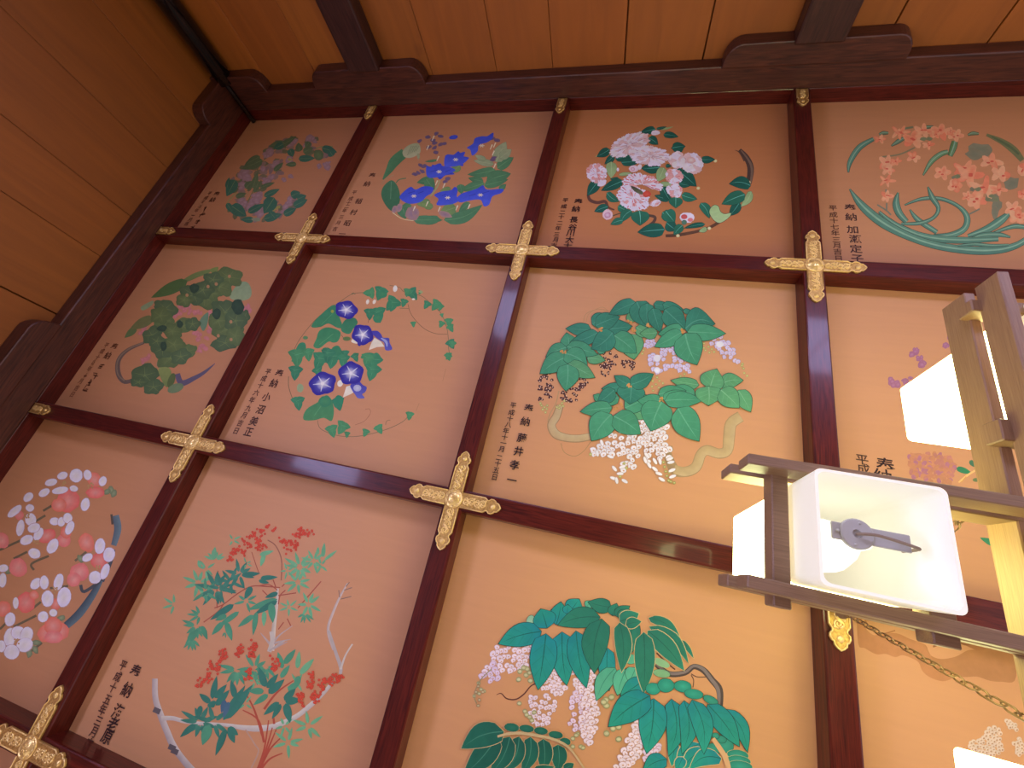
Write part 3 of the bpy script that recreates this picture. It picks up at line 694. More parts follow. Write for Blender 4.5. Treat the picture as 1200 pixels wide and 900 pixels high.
P.leaves([(610, 540, 582, 705, 66, 'a'), (780, 545, 620, 720, 90, 'a', .15), (820, 590, 660, 730, 100, 'a', .12), (930, 650, 705, 725, 110, 'a', .2), (660, 640, 615, 740, 70, 'a')], G, oc=YL, ow=5.5, wk=1.12)
for x, y, a, b in ((1045, 625, 76, 36), (1052, 665, 84, 36), (1062, 705, 88, 40)): P.ell(x, y, a, b, (40, 138, 98), (56, 162, 120), 8, 16, .02, 4, YL)
P.stroke([(870, 510), (920, 580), (960, 650), (985, 740)], [30, 34, 36, 36], (224, 178, 108))
P.leaves([(955, 305, 1112, 605, 96, 'a', -.12), (835, 272, 1056, 566, 130, 'a', -.04), (545, 655, 380, 740, 110, 'a', .1), (580, 235, 558, 632, 130, 'a', -.12), (668, 245, 652, 618, 116, 'a', -.12), (725, 240, 806, 618, 128, 'a', -.1), (455, 232, 405, 614, 172, 'a', -.04), (428, 210, 138, 426, 178, 'a', .05)], G, oc=OC, ow=4.5, wk=1.12, side=3)
P.at(530, 780, 7.5)
P.leaves([(930, 690, 925, 930, 125, 'f', -.06), (800, 640, 795, 940, 125, 'f', -.06), (690, 622, 610, 950, 130, 'f', -.1), (590, 618, 440, 950, 130, 'f', -.12), (510, 620, 330, 960, 150, 'f', -.08), (405, 608, 98, 960, 190, 'f', -.05), (455, 575, 82, 725, 200, 'f', .1)], G, oc=YL, ow=5, wk=1.1)
P.leaves([(720, 905, 900, 885, 60, 'f'), (980, 905, 1070, 855, 70, 'f')], G, oc=YL, ow=5, wk=1.1)
for x, y, a, b in ((525, 540, 66, 38), (655, 550, 66, 33), (780, 570, 62, 33), (910, 605, 64, 33), (992, 665, 50, 34)): P.ell(x, y, a, b, (32, 104, 70), (38, 120, 82), 8, 14, .02, 3, YL)
P.part('painted_branch'); P.stroke([(400, 620), (500, 595), (620, 592), (780, 618), (900, 648), (1030, 720), (1160, 900)], [20, 26, 28, 26, 24, 20, 16], (206, 182, 112))
P.done()

# ================================================================== panel: striped camellias (top row)
P = Painting(2, 0, 'orange-toned painted panel of pink-striped camellias with a curved twig, top row', (176, 104, 58), base=(0.56, 0.235, 0.075), seed=13)
G = {'d': ((26, 76, 58), (30, 86, 64), (96, 160, 134)), 'm': ((36, 92, 66), (44, 104, 74), (110, 170, 140)), 'l': ((150, 164, 104), (136, 150, 92), (170, 180, 124))}
OC = (34, 44, 34)
P.part('painted_branch').at(680, 200, 10)
P.stroke([(90, 280), (115, 345), (200, 375), (290, 362), (330, 430), (400, 460)], [30, 38, 36, 36, 26, 16], (98, 58, 44))
P.stroke([(800, 640), (860, 600), (875, 545), (800, 525)], [22, 34, 34, 30], (88, 60, 46)); P.stroke([(560, 480), (470, 500), (380, 530)], 14, (96, 70, 44))
P.at(780, 160, 6.925)
P.stroke([(0, 806), (100, 800), (250, 772), (350, 742), (440, 692)], [24, 26, 24, 24, 26], (92, 58, 38)); P.stroke([(560, 110), (600, 130), (640, 200)], [2, 10, 14], (96, 66, 46))
P.stroke([(600, 108), (655, 170), (690, 260), (675, 385)], [30, 46, 54, 44], (78, 54, 42)); P.stroke([(612, 112), (672, 190), (700, 265), (690, 385)], [10, 16, 20, 14], (118, 88, 66))
for x, y in ((675, 372), (355, 745), (100, 806), (265, 420), (403, 198)): P.ell(x, y, 15, 13, (206, 180, 110), (222, 206, 150))
P.part('painted_leaves').at(680, 140, 10)
P.leaves([(940, 120, 1092, 84, 24, 'l'), (890, 112, 1015, 84, 34, 'd'), (240, 400, 176, 442, 18, 'l')], G)
P.leaves([(345, 352, 195, 438, 100, 'd'), (395, 420, 285, 525, 80, 'd'), (410, 460, 610, 430, 90, 'd'), (560, 520, 645, 335, 90, 'd'), (480, 505, 700, 500, 96, 'd'), (935, 562, 712, 572, 130, 'd'), (880, 112, 710, 148, 90, 'd'), (800, 215, 912, 295, 100, 'd'), (975, 180, 1150, 205, 76, 'd'), (1210, 340, 1065, 335, 100, 'd'), (1000, 545, 1065, 548, 44, 'd'), (450, 690, 350, 700, 40, 'd'), (1200, 600, 1100, 600, 60, 'd')], G, oc=OC, ow=2)
P.leaves([(362, 495, 362, 690, 130, 'l'), (980, 565, 905, 730, 125, 'l'), (450, 650, 612, 632, 40, 'l'), (935, 750, 1150, 765, 62, 'l')], G, oc=OC, ow=2)
P.at(680, 200, 10)
P.leaves([(215, 120, 82, 295, 125, 'd'), (500, 118, 245, 235, 115, 'd'), (310, 260, 458, 362, 95, 'm', .1), (325, 420, 165, 480, 95, 'd'), (440, 420, 560, 470, 90, 'm'), (600, 465, 470, 610, 110, 'm', .1), (500, 580, 355, 632, 85, 'm'), (692, 470, 700, 645, 215, 'm'), (1050, 340, 870, 290, 80, 'd'), (960, 190, 1060, 360, 120, 'd'), (1120, 310, 1118, 440, 160, 'm'), (960, 490, 1110, 590, 130, 'm'), (990, 690, 670, 722, 165, 'd'), (1010, 610, 1130, 700, 140, 'd'), (1200, 640, 1095, 755, 100, 'm')], G, oc=OC, ow=2)
P.at(780, 160, 6.925)
P.leaves([(52, 95, 160, 80, 76, 'd'), (285, 190, 400, 188, 58, 'd'), (110, 280, 250, 405, 110, 'd'), (110, 380, 200, 400, 50, 'd'), (130, 475, 255, 508, 72, 'm'), (285, 540, 355, 665, 75, 'm', -.1), (600, 535, 515, 645, 80, 'd'), (0, 605, 75, 695, 110, 'm'), (320, 712, 150, 745, 40, 'd')], G, oc=OC, ow=2)
P.poly([(355, 610), (385, 562), (425, 565), (445, 610), (480, 630), (530, 622), (510, 660), (440, 702), (385, 672)], (156, 172, 108), (170, 182, 120), True, 3, OC)
P.leaves([(695, 445, 610, 570, 62, 'l', -.1), (335, 745, 270, 772, 40, 'l')], G, oc=OC, ow=2)
P.leaves([(690, 400, 515, 385, 100, 'd', .12), (645, 470, 455, 550, 105, 'm')], G, oc=OC, ow=2)
P.part('painted_blossoms').at(680, 140, 10)
pale = ((228, 200, 182), (212, 168, 152), (234, 212, 196)); hot = ((238, 218, 200), (212, 146, 130), (242, 230, 214)); st = ((206, 92, 86), (190, 76, 72), (222, 130, 120))
P.ruffle(190, 630, 120, 130, -30, pal=hot, streak=st, n=13)
P.ruffle(575, 300, 265, 128, -22, pal=pale, n=27)
P.ruffle(815, 430, 250, 118, 6, pal=pale, n=27)
P.ell(625, 580, 56, 42, (226, 180, 172), (240, 212, 202), 0, 12, .06); P.ell(615, 585, 26, 22, (206, 128, 124), (230, 190, 182)); P.ell(695, 560, 26, 34, (226, 192, 176), (238, 216, 200), 20)
P.ell(880, 160, 54, 30, (232, 220, 206), (240, 232, 220), -8, 12, .1); P.ell(255, 750, 58, 34, (234, 214, 202), (240, 226, 214), -30, 12, .12); P.ell(440, 590, 14, 22, (236, 206, 196))
P.ruffle(1130, 480, 100, 85, 0, pal=pale, n=11)
P.at(680, 200, 10)
P.ruffle(725, 165, 240, 130, 8, 160, 385, hot, 3, 0, 15, st)
P.ruffle(620, 320, 205, 150, 18, 0, 360, hot, 3, 0, 16, st)
P.poly([(590, 185), (650, 200), (730, 250), (720, 285), (640, 250)], (60, 56, 40), (100, 96, 62)); P.ell(780, 280, 44, 36, (196, 66, 48), (212, 84, 60), 0, 10, .2)
P.ruffle(880, 385, 70, 42, -20, pal=hot, streak=st, n=7, rings=2)
P.ell(320, 520, 62, 62, (222, 172, 160), (240, 216, 204), 0, 14, .05); P.ell(318, 525, 36, 34, (200, 130, 140), (226, 188, 184))
P.stroke([(290, 540), (310, 555), (345, 545), (350, 510), (325, 492)], 8, (190, 120, 128))
P.at(780, 160, 6.925)
P.ruffle(95, 195, 72, 72, 0, pal=pale, n=10, rings=2); P.ruffle(215, 225, 98, 90, 20, pal=pale, n=9); P.ell(205, 195, 34, 26, (206, 150, 130), (226, 190, 172))
P.ruffle(70, 330, 78, 66, 20, 0, 360, hot, 2, 0, 9, st); P.ruffle(72, 440, 70, 62, 0, 0, 360, hot, 2, 0, 8, st)
P.ell(172, 662, 60, 44, (234, 200, 190), (242, 224, 214), 0, 12, .1); P.ell(150, 655, 26, 20, (196, 80, 72)); P.ell(200, 680, 22, 16, (206, 110, 100)); P.ell(150, 700, 22, 20, (80, 110, 84), None, 0)
P.at(640, 220, 11.25)
P.text('奉納長谷川大士', [(425, 190), (395, 285), (365, 425), (350, 525), (325, 600), (310, 690), (285, 770)], .034, (44, 24, 20))
P.text('平成二十二年三月吉', [(255, 170), (235, 250), (215, 330), (200, 390), (180, 470), (160, 540), (140, 620), (130, 690), (100, 768)], .0245, (60, 32, 24))
P.done()

# ================================================================== panel: blue bellflowers (top row)
P = Painting(1, 0, 'painted panel of bright blue bellflowers in a leafy ring, top row', (162, 106, 84), seed=14)
G = {'g': ((66, 104, 82), (74, 112, 88), (98, 132, 104)), 'p': ((140, 142, 122), (122, 130, 110), (150, 150, 130)), 'y': ((112, 126, 84), (92, 118, 84), (120, 134, 100))}
BL, BL2 = (52, 62, 184), (66, 78, 200)
P.part('painted_leaves').at(430, 140, 6.316)
P.stroke([(118, 445), (165, 375), (205, 310), (280, 245)], [10, 50, 76, 70], (66, 104, 80), (74, 112, 88))
P.poly([(265, 235), (310, 190), (380, 178), (398, 230), (380, 260), (320, 285), (275, 275)], (140, 140, 120), (158, 150, 134)); P.leaf(380, 250, 382, 300, 22, (140, 140, 120))
for k in range(5): P.stroke([(300 + 16*k, 265 - 8*k), (330 + 14*k, 195)], 4, (112, 118, 100))
P.poly([(180, 450), (225, 490), (245, 560), (240, 620), (200, 680), (150, 650), (108, 570), (120, 500)], (62, 100, 80), (54, 92, 74)); P.stroke([(180, 460), (175, 590)], 4, (100, 130, 110))
P.stroke([(110, 480), (140, 440), (200, 410)], 5, (150, 120, 100)); P.stroke([(215, 470), (240, 445), (290, 435)], 8, (90, 106, 82))
P.leaves([(260, 640, 285, 735, 96, 'g'), (330, 640, 250, 650, 50, 'g'), (540, 735, 350, 745, 66, 'g'), (345, 745, 560, 745, 66, 'g'), (570, 745, 855, 632, 92, 'g', .1), (500, 450, 370, 468, 60, 'g'), (440, 440, 500, 520, 80, 'g'), (470, 610, 370, 630, 60, 'y'), (490, 650, 400, 620, 50, 'y'), (660, 650, 540, 690, 90, 'y'), (620, 510, 540, 530, 40, 'y'), (760, 615, 680, 685, 48, 'g'), (870, 472, 690, 525, 70, 'g'), (690, 480, 700, 550, 60, 'g'), (690, 340, 620, 390, 60, 'y'), (520, 300, 430, 312, 18, 'g')], G, oc=(60, 84, 70), ow=1)
P.leaves([(950, 372, 745, 408, 66, 'g'), (965, 362, 1085, 282, 78, 'g'), (955, 315, 1030, 165, 96, 'p'), (940, 332, 790, 305, 52, 'p'), (985, 285, 1070, 222, 70, 'p'), (880, 300, 800, 265, 40, 'p'), (885, 460, 1065, 402, 104, 'g'), (868, 490, 1045, 445, 66, 'g'), (862, 458, 750, 434, 48, 'g'), (980, 520, 1030, 480, 40, 'g')], G, oc=(60, 84, 70), ow=1)
P.part('painted_blossoms')
for x, y, a, b in ((205, 665, 20, 30), (335, 700, 50, 50), (240, 655, 22, 34), (360, 690, 26, 30), (580, 705, 50, 22)): P.ell(x, y, a, b, (150, 112, 118), (128, 100, 130), 20, 10, .12)
P.stroke([(190, 690), (260, 735), (345, 750)], 5, (196, 176, 150))
for x, y in ((450, 130), (515, 105), (545, 125), (500, 175), (490, 155), (545, 185), (568, 180), (460, 205), (510, 245), (500, 210), (400, 340), (425, 345), (355, 405), (380, 395), (410, 385), (600, 440), (580, 460), (930, 140), (965, 155), (930, 300), (940, 285), (390, 160)):
    P.ell(x, y, 22, 13, (104, 78, 104), (86, 70, 124), P.r.uniform(-40, 40), 9, .2)
for x, y in ((920, 205), (945, 190), (450, 210), (490, 140), (525, 290), (515, 470), (570, 490), (445, 625), (535, 665), (665, 655), (755, 645), (350, 660), (935, 250), (945, 345)): P.stroke([(x - 8, y + 18), (x + 8, y - 18)], [5, 10], (206, 190, 172))
P.stroke([(470, 570), (520, 500), (540, 450)], 10, (140, 140, 110))
P.star(545, 385, 112, 60, 20, BL, BL2); P.star(665, 295, 96, 60, -10, BL, BL2)
P.poly([(440, 345), (470, 350), (540, 325), (560, 345), (620, 355), (655, 378), (600, 405), (540, 425), (450, 428)], BL, BL2); P.poly([(585, 265), (650, 262), (725, 240), (715, 280), (750, 292), (700, 335), (630, 350), (575, 345)], BL, BL2)
P.poly([(245, 565), (320, 500), (360, 520), (420, 495), (490, 505), (480, 545), (440, 570), (400, 610), (320, 625), (260, 600)], BL, BL2)
P.poly([(498, 560), (550, 535), (620, 525), (650, 500), (672, 520), (665, 570), (690, 590), (640, 625), (520, 635), (530, 590)], BL, BL2)
P.poly([(668, 585), (700, 550), (770, 528), (820, 510), (860, 488), (890, 520), (1005, 515), (995, 545), (930, 570), (905, 630), (865, 642), (840, 595), (760, 600), (690, 615)], BL, BL2)
P.poly([(740, 210), (785, 180), (800, 140), (850, 125), (890, 125), (935, 98), (930, 140), (890, 170), (830, 190), (820, 235), (780, 268), (765, 225)], BL, BL2); P.ell(645, 133, 34, 17, BL, BL2, -10, 9, .15)
for x, y in ((535, 388), (657, 298), (348, 568), (598, 580), (840, 560), (850, 195)):
    for k in range(6): P.stroke([(x, y), (x + 20*math.cos(k*1.05), y + 13*math.sin(k*1.05))], 6, (222, 196, 176))
for x, y, a in ((500, 380, 60), (600, 380, 40), (330, 540, 50), (400, 540, 40), (570, 560, 30), (880, 540, 50), (780, 560, 50)): P.stroke([(x - a*.5, y + 8), (x + a*.5, y - 8)], 3, (40, 44, 140))
P.at(390, 190, 9)
P.text('奉納稲村昭一', [(415, 143), (363, 230), (275, 413), (220, 530), (155, 645), (100, 758)], .036, (66, 34, 30))
P.text('平成十二年三月吉', [(228, 320), (190, 385), (166, 430), (152, 468), (125, 512), (92, 580), (60, 640), (25, 705)], .026, (92, 50, 40))
P.done()
# ================================================================== panel: morning glories (middle row)
P = Painting(1, 1, 'painted panel of blue morning glories on a curling ivy-leaved vine, middle row', (188, 126, 98), seed=21)
GA, GB = (56, 122, 96), (72, 132, 96)
def ivy(x, y, r, rot=0, c=None):
    c = c or P.r.choice((GA, GB, (50, 112, 92))); r = r * 1.2
    for a, q, w in ((rot + 90, 1.15, .75), (rot + 195, .85, .66), (rot - 15, .85, .66)):
        t = math.radians(a); P.leaf(x - math.cos(t)*r*.25, y - math.sin(t)*r*.25, x + math.cos(t)*r*q, y + math.sin(t)*r*q, r*w*1.25, c, mixc(c, (84, 140, 104), .5), vein=(92, 150, 118), bend=0)
P.part('painted_branch').at(330, 320, 8.571)
VN = (112, 96, 72)
P.stroke([(95, 860), (140, 740), (200, 640), (330, 480), (470, 360), (560, 308), (700, 215), (830, 195)], 5, VN); P.stroke([(700, 215), (720, 200), (740, 215)], 7, (100, 104, 76)); P.stroke([(870, 500), (880, 430)], 5, (140, 70, 50)); P.stroke([(600, 620), (640, 680)], 5, VN)
P.at(330, 410, 5.4545)
P.stroke([(45, 170), (45, 230), (62, 290), (80, 330)], 4, VN); P.stroke([(230, 450), (250, 505), (345, 545), (450, 555), (560, 540), (680, 505), (770, 462), (810, 425)], 3.4, VN); P.stroke([(470, 480), (530, 455), (568, 405), (560, 378), (535, 380)], 2.6, (150, 88, 66)); P.stroke([(665, 480), (672, 455), (695, 448)], 3, VN); P.stroke([(860, 390), (880, 340)], 2, (160, 110, 80)); P.stroke([(1030, 200), (1050, 120)], 2, (160, 110, 80))
P.at(440, 320, 9)
P.stroke([(150, 130), (250, 150), (290, 190), (350, 215), (480, 240), (560, 300), (640, 370), (700, 440), (750, 570), (770, 700), (770, 790), (790, 880)], 5, VN); P.stroke([(345, 330), (365, 410), (420, 495), (520, 590), (640, 640), (760, 645)], 6, (130, 92, 66)); P.stroke([(255, 370), (350, 375)], 5, VN)
P.part('painted_leaves').at(330, 320, 8.571)
P.poly([(300, 535), (400, 415), (530, 320), (575, 430), (610, 540), (560, 548), (470, 505), (390, 540)], GA, (66, 128, 96), True, 2, (64, 112, 88)); P.stroke([(400, 520), (520, 400)], 5, (84, 146, 110))
P.poly([(600, 540), (640, 470), (730, 450), (765, 500), (720, 560), (680, 612), (610, 590)], (58, 116, 92), (62, 124, 96))
P.poly([(380, 580), (470, 545), (590, 590), (570, 680), (520, 700), (470, 690), (380, 755), (320, 735), (350, 660)], (58, 124, 92), (70, 130, 96)); P.stroke([(380, 720), (520, 610)], 5, (96, 150, 112))
P.poly([(480, 830), (510, 750), (570, 730), (610, 790), (640, 860), (560, 870), (490, 870)], GA, GB); ivy(400, 830, 70); ivy(640, 800, 45); ivy(450, 770, 40)
P.poly([(120, 830), (170, 715), (230, 700), (245, 760), (200, 850), (150, 870), (100, 890)], GA, GB); P.ell(275, 800, 42, 46, (48, 120, 106), (60, 128, 108), 0, 12, .08); P.ell(240, 650, 26, 18, (92, 132, 96))
ivy(900, 200, 62, 90, GB); ivy(1000, 180, 76, 20, GA); P.ell(1010, 215, 56, 38, GA, GB, 0, 12, .1); ivy(885, 390, 62); ivy(970, 390, 84, -10, GA); P.ell(965, 450, 46, 52, GA, GB, 0, 12, .08); ivy(1125, 290, 84, 40, GA)
P.poly([(805, 860), (820, 815), (870, 805), (900, 820), (960, 800), (990, 860)], GA, GB); P.ell(655, 660, 40, 22, (96, 116, 76)); P.ell(510, 385, 16, 16, (150, 150, 70)); P.ell(740, 830, 30, 30, (82, 132, 96))
P.at(330, 410, 5.4545)
for a in ((100, 30, 62), (170, 15, 44), (90, 130, 50), (250, 55, 60), (330, 40, 62), (395, 55, 46), (300, 20, 50), (230, 130, 38), (105, 325, 48), (360, 330, 46), (470, 40, 30), (585, 60, 66), (550, 50, 44), (585, 125, 58)): ivy(*a, P.r.uniform(-25, 25))
P.ell(120, 245, 22, 30, (150, 160, 130), (140, 154, 124), 0, 10, .1)
P.poly([(140, 445), (160, 380), (240, 330), (285, 290), (320, 320), (335, 390), (320, 455), (270, 435), (210, 450)], (64, 124, 92), (78, 132, 92)); P.stroke([(210, 420), (280, 320)], 3, (96, 150, 112)); P.ell(280, 330, 42, 38, GA, GB, 0, 12, .1); P.poly([(330, 330), (360, 290), (395, 310), (385, 360), (345, 370)], (44, 120, 98), GA)
for a in ((320, 505, 44), (395, 485, 48), (420, 535, 22), (540, 522, 28), (620, 498, 34), (820, 412, 30), (1065, 35, 28)): ivy(*a, P.r.uniform(-30, 30), GB)
P.at(440, 320, 9)
for a in ((195, 310, 78), (305, 300, 48), (380, 205, 74), (340, 190, 48), (548, 325, 48), (650, 325, 66), (690, 350, 40), (700, 530, 40), (775, 505, 50), (790, 570, 46), (790, 735, 56), (815, 740, 44), (775, 870, 40), (400, 530, 34), (475, 200, 26), (700, 440, 24)): ivy(*a, P.r.uniform(-40, 40), GB if a[2] < 45 else None)
P.part('painted_blossoms').at(330, 320, 8.571)
P.poly([(700, 690), (740, 640), (770, 680), (760, 710)], (226, 208, 200)); P.poly([(875, 776), (905, 700), (935, 650), (1000, 690), (1035, 740), (960, 745)], (232, 210, 204), (226, 196, 186), False)
P.poly([(895, 590), (960, 582), (1000, 615), (1020, 650), (1080, 655), (1085, 700), (1112, 765), (1045, 775), (1030, 700), (985, 675), (940, 640)], (66, 56, 158), (88, 82, 178)); P.stroke([(1000, 655), (1050, 690), (1060, 740)], [10, 26, 10], (150, 150, 206))
P.glory(650, 370, 112, 90, 10); P.glory(815, 620, 108, 100, 30); P.poly([(765, 650), (800, 700), (790, 735), (765, 720)], (60, 50, 156))
P.ell(1140, 160, 20, 32, (238, 222, 214), (246, 236, 228), 5); P.ell(865, 290, 16, 26, (226, 198, 196), (236, 214, 210), 15); P.ell(932, 290, 16, 24, (226, 198, 196), (236, 214, 210), 25)
P.at(330, 410, 5.4545)
P.poly([(392, 306), (415, 235), (440, 228), (470, 268), (440, 285)], (236, 214, 212), (230, 200, 194), False); P.ell(375, 215, 18, 22, (226, 208, 206), (236, 222, 216), 20)
P.poly([(440, 225), (490, 200), (520, 225), (545, 240), (535, 270), (515, 285), (532, 308), (490, 310), (470, 285), (455, 265)], (66, 58, 160), (96, 92, 184)); P.ell(485, 245, 26, 22, (166, 160, 208), (196, 188, 220), 0, 10)
P.glory(263, 216, 86, 72, -20); P.glory(444, 150, 80, 72, -15)
P.at(440, 320, 9); P.ell(210, 165, 22, 34, (238, 222, 214), (246, 236, 228), 0); P.ell(402, 277, 18, 10, (238, 226, 216), None, 0); P.ell(480, 200, 22, 14, (150, 160, 120), None, 20)
P.at(260, 420, 9)
P.text('奉納小沼美正', [(605, 163), (552, 263), (472, 408), (412, 540), (340, 663), (284, 775)], .036, (64, 34, 34))
P.text('平成十六年九月吉日', [(490, 140), (445, 212), (408, 285), (365, 363), (320, 440), (283, 525), (240, 600), (195, 683), (153, 765)], .0255, (84, 48, 44))
P.done()

# ================================================================== panel: broad lobed leaves with pink (left, middle row)
P = Painting(0, 1, 'dim painted panel of broad lobed green leaves with mauve-pink sprays, left end of middle row', (160, 104, 80), seed=22)
P.part('painted_branch').at(120, 300, 5)
P.stroke([(245, 508), (150, 550), (96, 610), (94, 690), (132, 738), (200, 718)], [14, 20, 26, 30, 24, 20], (92, 72, 72)); P.stroke([(240, 508), (150, 548), (92, 610), (90, 690), (130, 732)], 8, (120, 96, 88))
P.stroke([(440, 690), (465, 745), (540, 715), (600, 680), (660, 630)], [30, 34, 26, 18, 4], (84, 72, 96)); P.stroke([(340, 600), (320, 640), (360, 660)], 10, (150, 110, 96))
P.part('painted_blossoms')
PK = (166, 96, 106)
for x, y in ((450, 335), (430, 352), (480, 320), (510, 330), (540, 335), (570, 330), (450, 300), (420, 345), (635, 340), (640, 420), (625, 450), (610, 490), (590, 520), (575, 550), (570, 460), (545, 450), (560, 485), (850, 300), (855, 320), (835, 310), (240, 430), (255, 420), (230, 450), (265, 595), (255, 610), (240, 618), (500, 300), (640, 390), (600, 540)):
    for k in range(3): P.ell(x + P.r.uniform(-10, 10), y + P.r.uniform(-10, 10), 14, 10, PK, (176, 108, 118), P.r.uniform(0, 180), 9, .2)
P.part('painted_leaves')
def lobed(x, y, rx, ry, rot=0, c=((74, 88, 58), (84, 96, 64)), n=5):
    pts = []
    for k in range(28):
        t = 2*math.pi*k/28; w = 1 + .10*math.cos(n*t + rot) + P.r.uniform(-.07, .07); a = math.radians(rot); px, py = rx*w*math.cos(t), ry*w*math.sin(t)
        pts.append((x + px*math.cos(a) - py*math.sin(a), y + px*math.sin(a) + py*math.cos(a)))
    P.fan(pts, P.col(c[0], .08), P.col(c[1], .06))
    for k in range(5):
        t = math.radians(rot + 72*k); P.stroke([(x, y), (x + rx*.75*math.cos(t), y + ry*.75*math.sin(t))], [3, 1], (104, 112, 74))
A, B, D, LT = ((80, 90, 62), (92, 100, 68)), ((68, 82, 62), (82, 92, 68)), ((46, 62, 54), (52, 68, 58)), ((118, 128, 106), (128, 136, 110))
P.poly([(745, 240), (800, 160), (850, 155), (875, 205), (860, 250), (800, 262)], *LT); P.poly([(570, 380), (620, 330), (615, 400), (590, 440)], (92, 112, 96)); P.poly([(475, 140), (540, 100), (630, 78), (625, 100), (560, 125), (500, 150)], (104, 112, 72), (92, 102, 66)); P.poly([(225, 300), (265, 275), (300, 262), (290, 290), (240, 320)], *LT)
P.leaf(500, 145, 285, 245, 70, (72, 90, 56), (66, 84, 54)); P.leaf(200, 420, 130, 480, 40, (84, 96, 66)); P.leaf(300, 360, 160, 430, 60, (98, 96, 66)); P.poly([(630, 80), (680, 65), (660, 110)], (104, 112, 68))
for a in ((740, 125, 84, 58, 10, A), (690, 180, 78, 52, 30, A), (600, 250, 80, 58, 20, A), (535, 225, 84, 62, 0, B), (640, 220, 50, 40, 0, A), (370, 310, 74, 52, 20, B), (360, 380, 60, 54, 0, A), (290, 465, 60, 46, -40, B), (470, 410, 74, 44, -25, A), (410, 440, 60, 44, 10, A), (430, 500, 40, 34, 0, A), (720, 330, 86, 70, 20, B), (730, 430, 92, 60, 0, A), (720, 510, 80, 46, -10, B), (830, 360, 34, 46, 20, B), (500, 560, 56, 38, -25, A), (400, 600, 86, 52, -20, A), (350, 545, 62, 58, 10, B), (250, 700, 84, 66, -20, B), (300, 768, 62, 42, -20, B), (215, 740, 50, 30, 0, B), (650, 140, 60, 46, 0, B), (590, 200, 66, 50, 0, B), (480, 260, 50, 40, 0, A), (340, 350, 60, 50, 0, A), (420, 520, 66, 50, 0, A), (460, 590, 60, 44, -20, B), (680, 380, 60, 56, 0, A), (780, 380, 66, 60, 0, B), (780, 470, 56, 56, 0, A), (320, 500, 50, 40, 0, B), (530, 400, 44, 40, -20, B)): lobed(*a)
for x, y, a, b in ((795, 300, 36, 46), (540, 190, 30, 26), (670, 340, 26, 34), (455, 400, 18, 22), (350, 425, 30, 18), (360, 530, 20, 28)): P.ell(x, y, a, b, *D, 0, 12, .12)
P.poly([(330, 660), (390, 655), (405, 700), (380, 770), (345, 720)], (120, 122, 78), (96, 104, 66)); P.ell(405, 730, 20, 46, (78, 86, 56), None, 20); P.ell(430, 775, 50, 26, (98, 108, 84), None, -20)
for x, y in ((620, 180), (668, 165), (680, 468), (755, 490), (754, 386), (497, 230), (745, 120)): P.ell(x, y, 9, 10, (156, 110, 84))
P.at(80, 380, 9)
P.text('奉納****', [(485, 240), (420, 330), (340, 445), (295, 525), (225, 620), (178, 690)], .036, (84, 44, 32)); P.text('平成十*年*月吉日', [(405, 220), (358, 285), (312, 348), (268, 405), (225, 470), (180, 545), (138, 600), (92, 672), (47, 740)], .025, (106, 58, 42))
P.done()

# ================================================================== panel: plum blossoms (bottom left)
P = Painting(0, 2, 'painted panel of white and red plum blossoms on dark twigs, bottom left', (148, 94, 72), seed=23)
P.part('painted_branch').at(0, 540, 3.75)
TW = (66, 70, 84)
P.stroke([(508, 240), (518, 300), (500, 372)], [30, 32, 24], TW, (84, 92, 104)); P.stroke([(490, 235), (495, 280)], 10, (70, 54, 50)); P.stroke([(445, 520), (410, 585), (350, 670), (285, 730)], [22, 30, 36, 32], (50, 56, 70), (78, 86, 98)); P.stroke([(440, 530), (370, 575), (355, 545)], 14, (60, 58, 66)); P.stroke([(500, 390), (485, 450), (450, 530)], 16, (60, 58, 66))
for pts in ([(0, 392), (90, 350)], [(215, 418), (140, 452), (150, 480)], [(60, 730), (160, 680)], [(120, 850), (185, 800)], [(60, 430), (120, 400)], [(190, 220), (240, 190)], [(220, 560), (300, 550)], [(330, 440), (380, 400)], [(130, 660), (180, 620)], [(150, 270), (200, 240)], [(0, 740), (40, 700)]): P.stroke(pts, 10, (88, 72, 60))
P.part('painted_leaves')
for x, y in ((490, 130), (500, 145), (470, 135), (155, 830), (130, 845), (160, 800), (270, 690), (35, 480), (355, 430)): P.ell(x, y, 20, 13, (92, 92, 74), (116, 116, 96), P.r.uniform(0, 180), 8, .2)
P.part('painted_blossoms')
W1, W2 = (212, 190, 188), (200, 170, 168)
for x, y, a, b in ((300, 175, 52, 50), (260, 195, 34, 30), (415, 85, 30, 34), (420, 140, 42, 26), (205, 330, 42, 30), (280, 350, 30, 30), (290, 315, 24, 26), (80, 470, 40, 42), (380, 360, 34, 42), (435, 440, 38, 36), (350, 490, 42, 40), (325, 522, 32, 30), (115, 622, 42, 46), (150, 590, 22, 20), (15, 650, 32, 36), (10, 350, 30, 36), (205, 760, 40, 40), (262, 750, 42, 40), (235, 725, 40, 40), (235, 775, 40, 28), (245, 630, 22, 26), (85, 240, 20, 20)):
    c = P.r.choice(((192, 76, 76), (186, 86, 90), (200, 84, 74))); P.ell(x, y, a, b, c, (204, 112, 112), P.r.uniform(-30, 30), 14, .07)
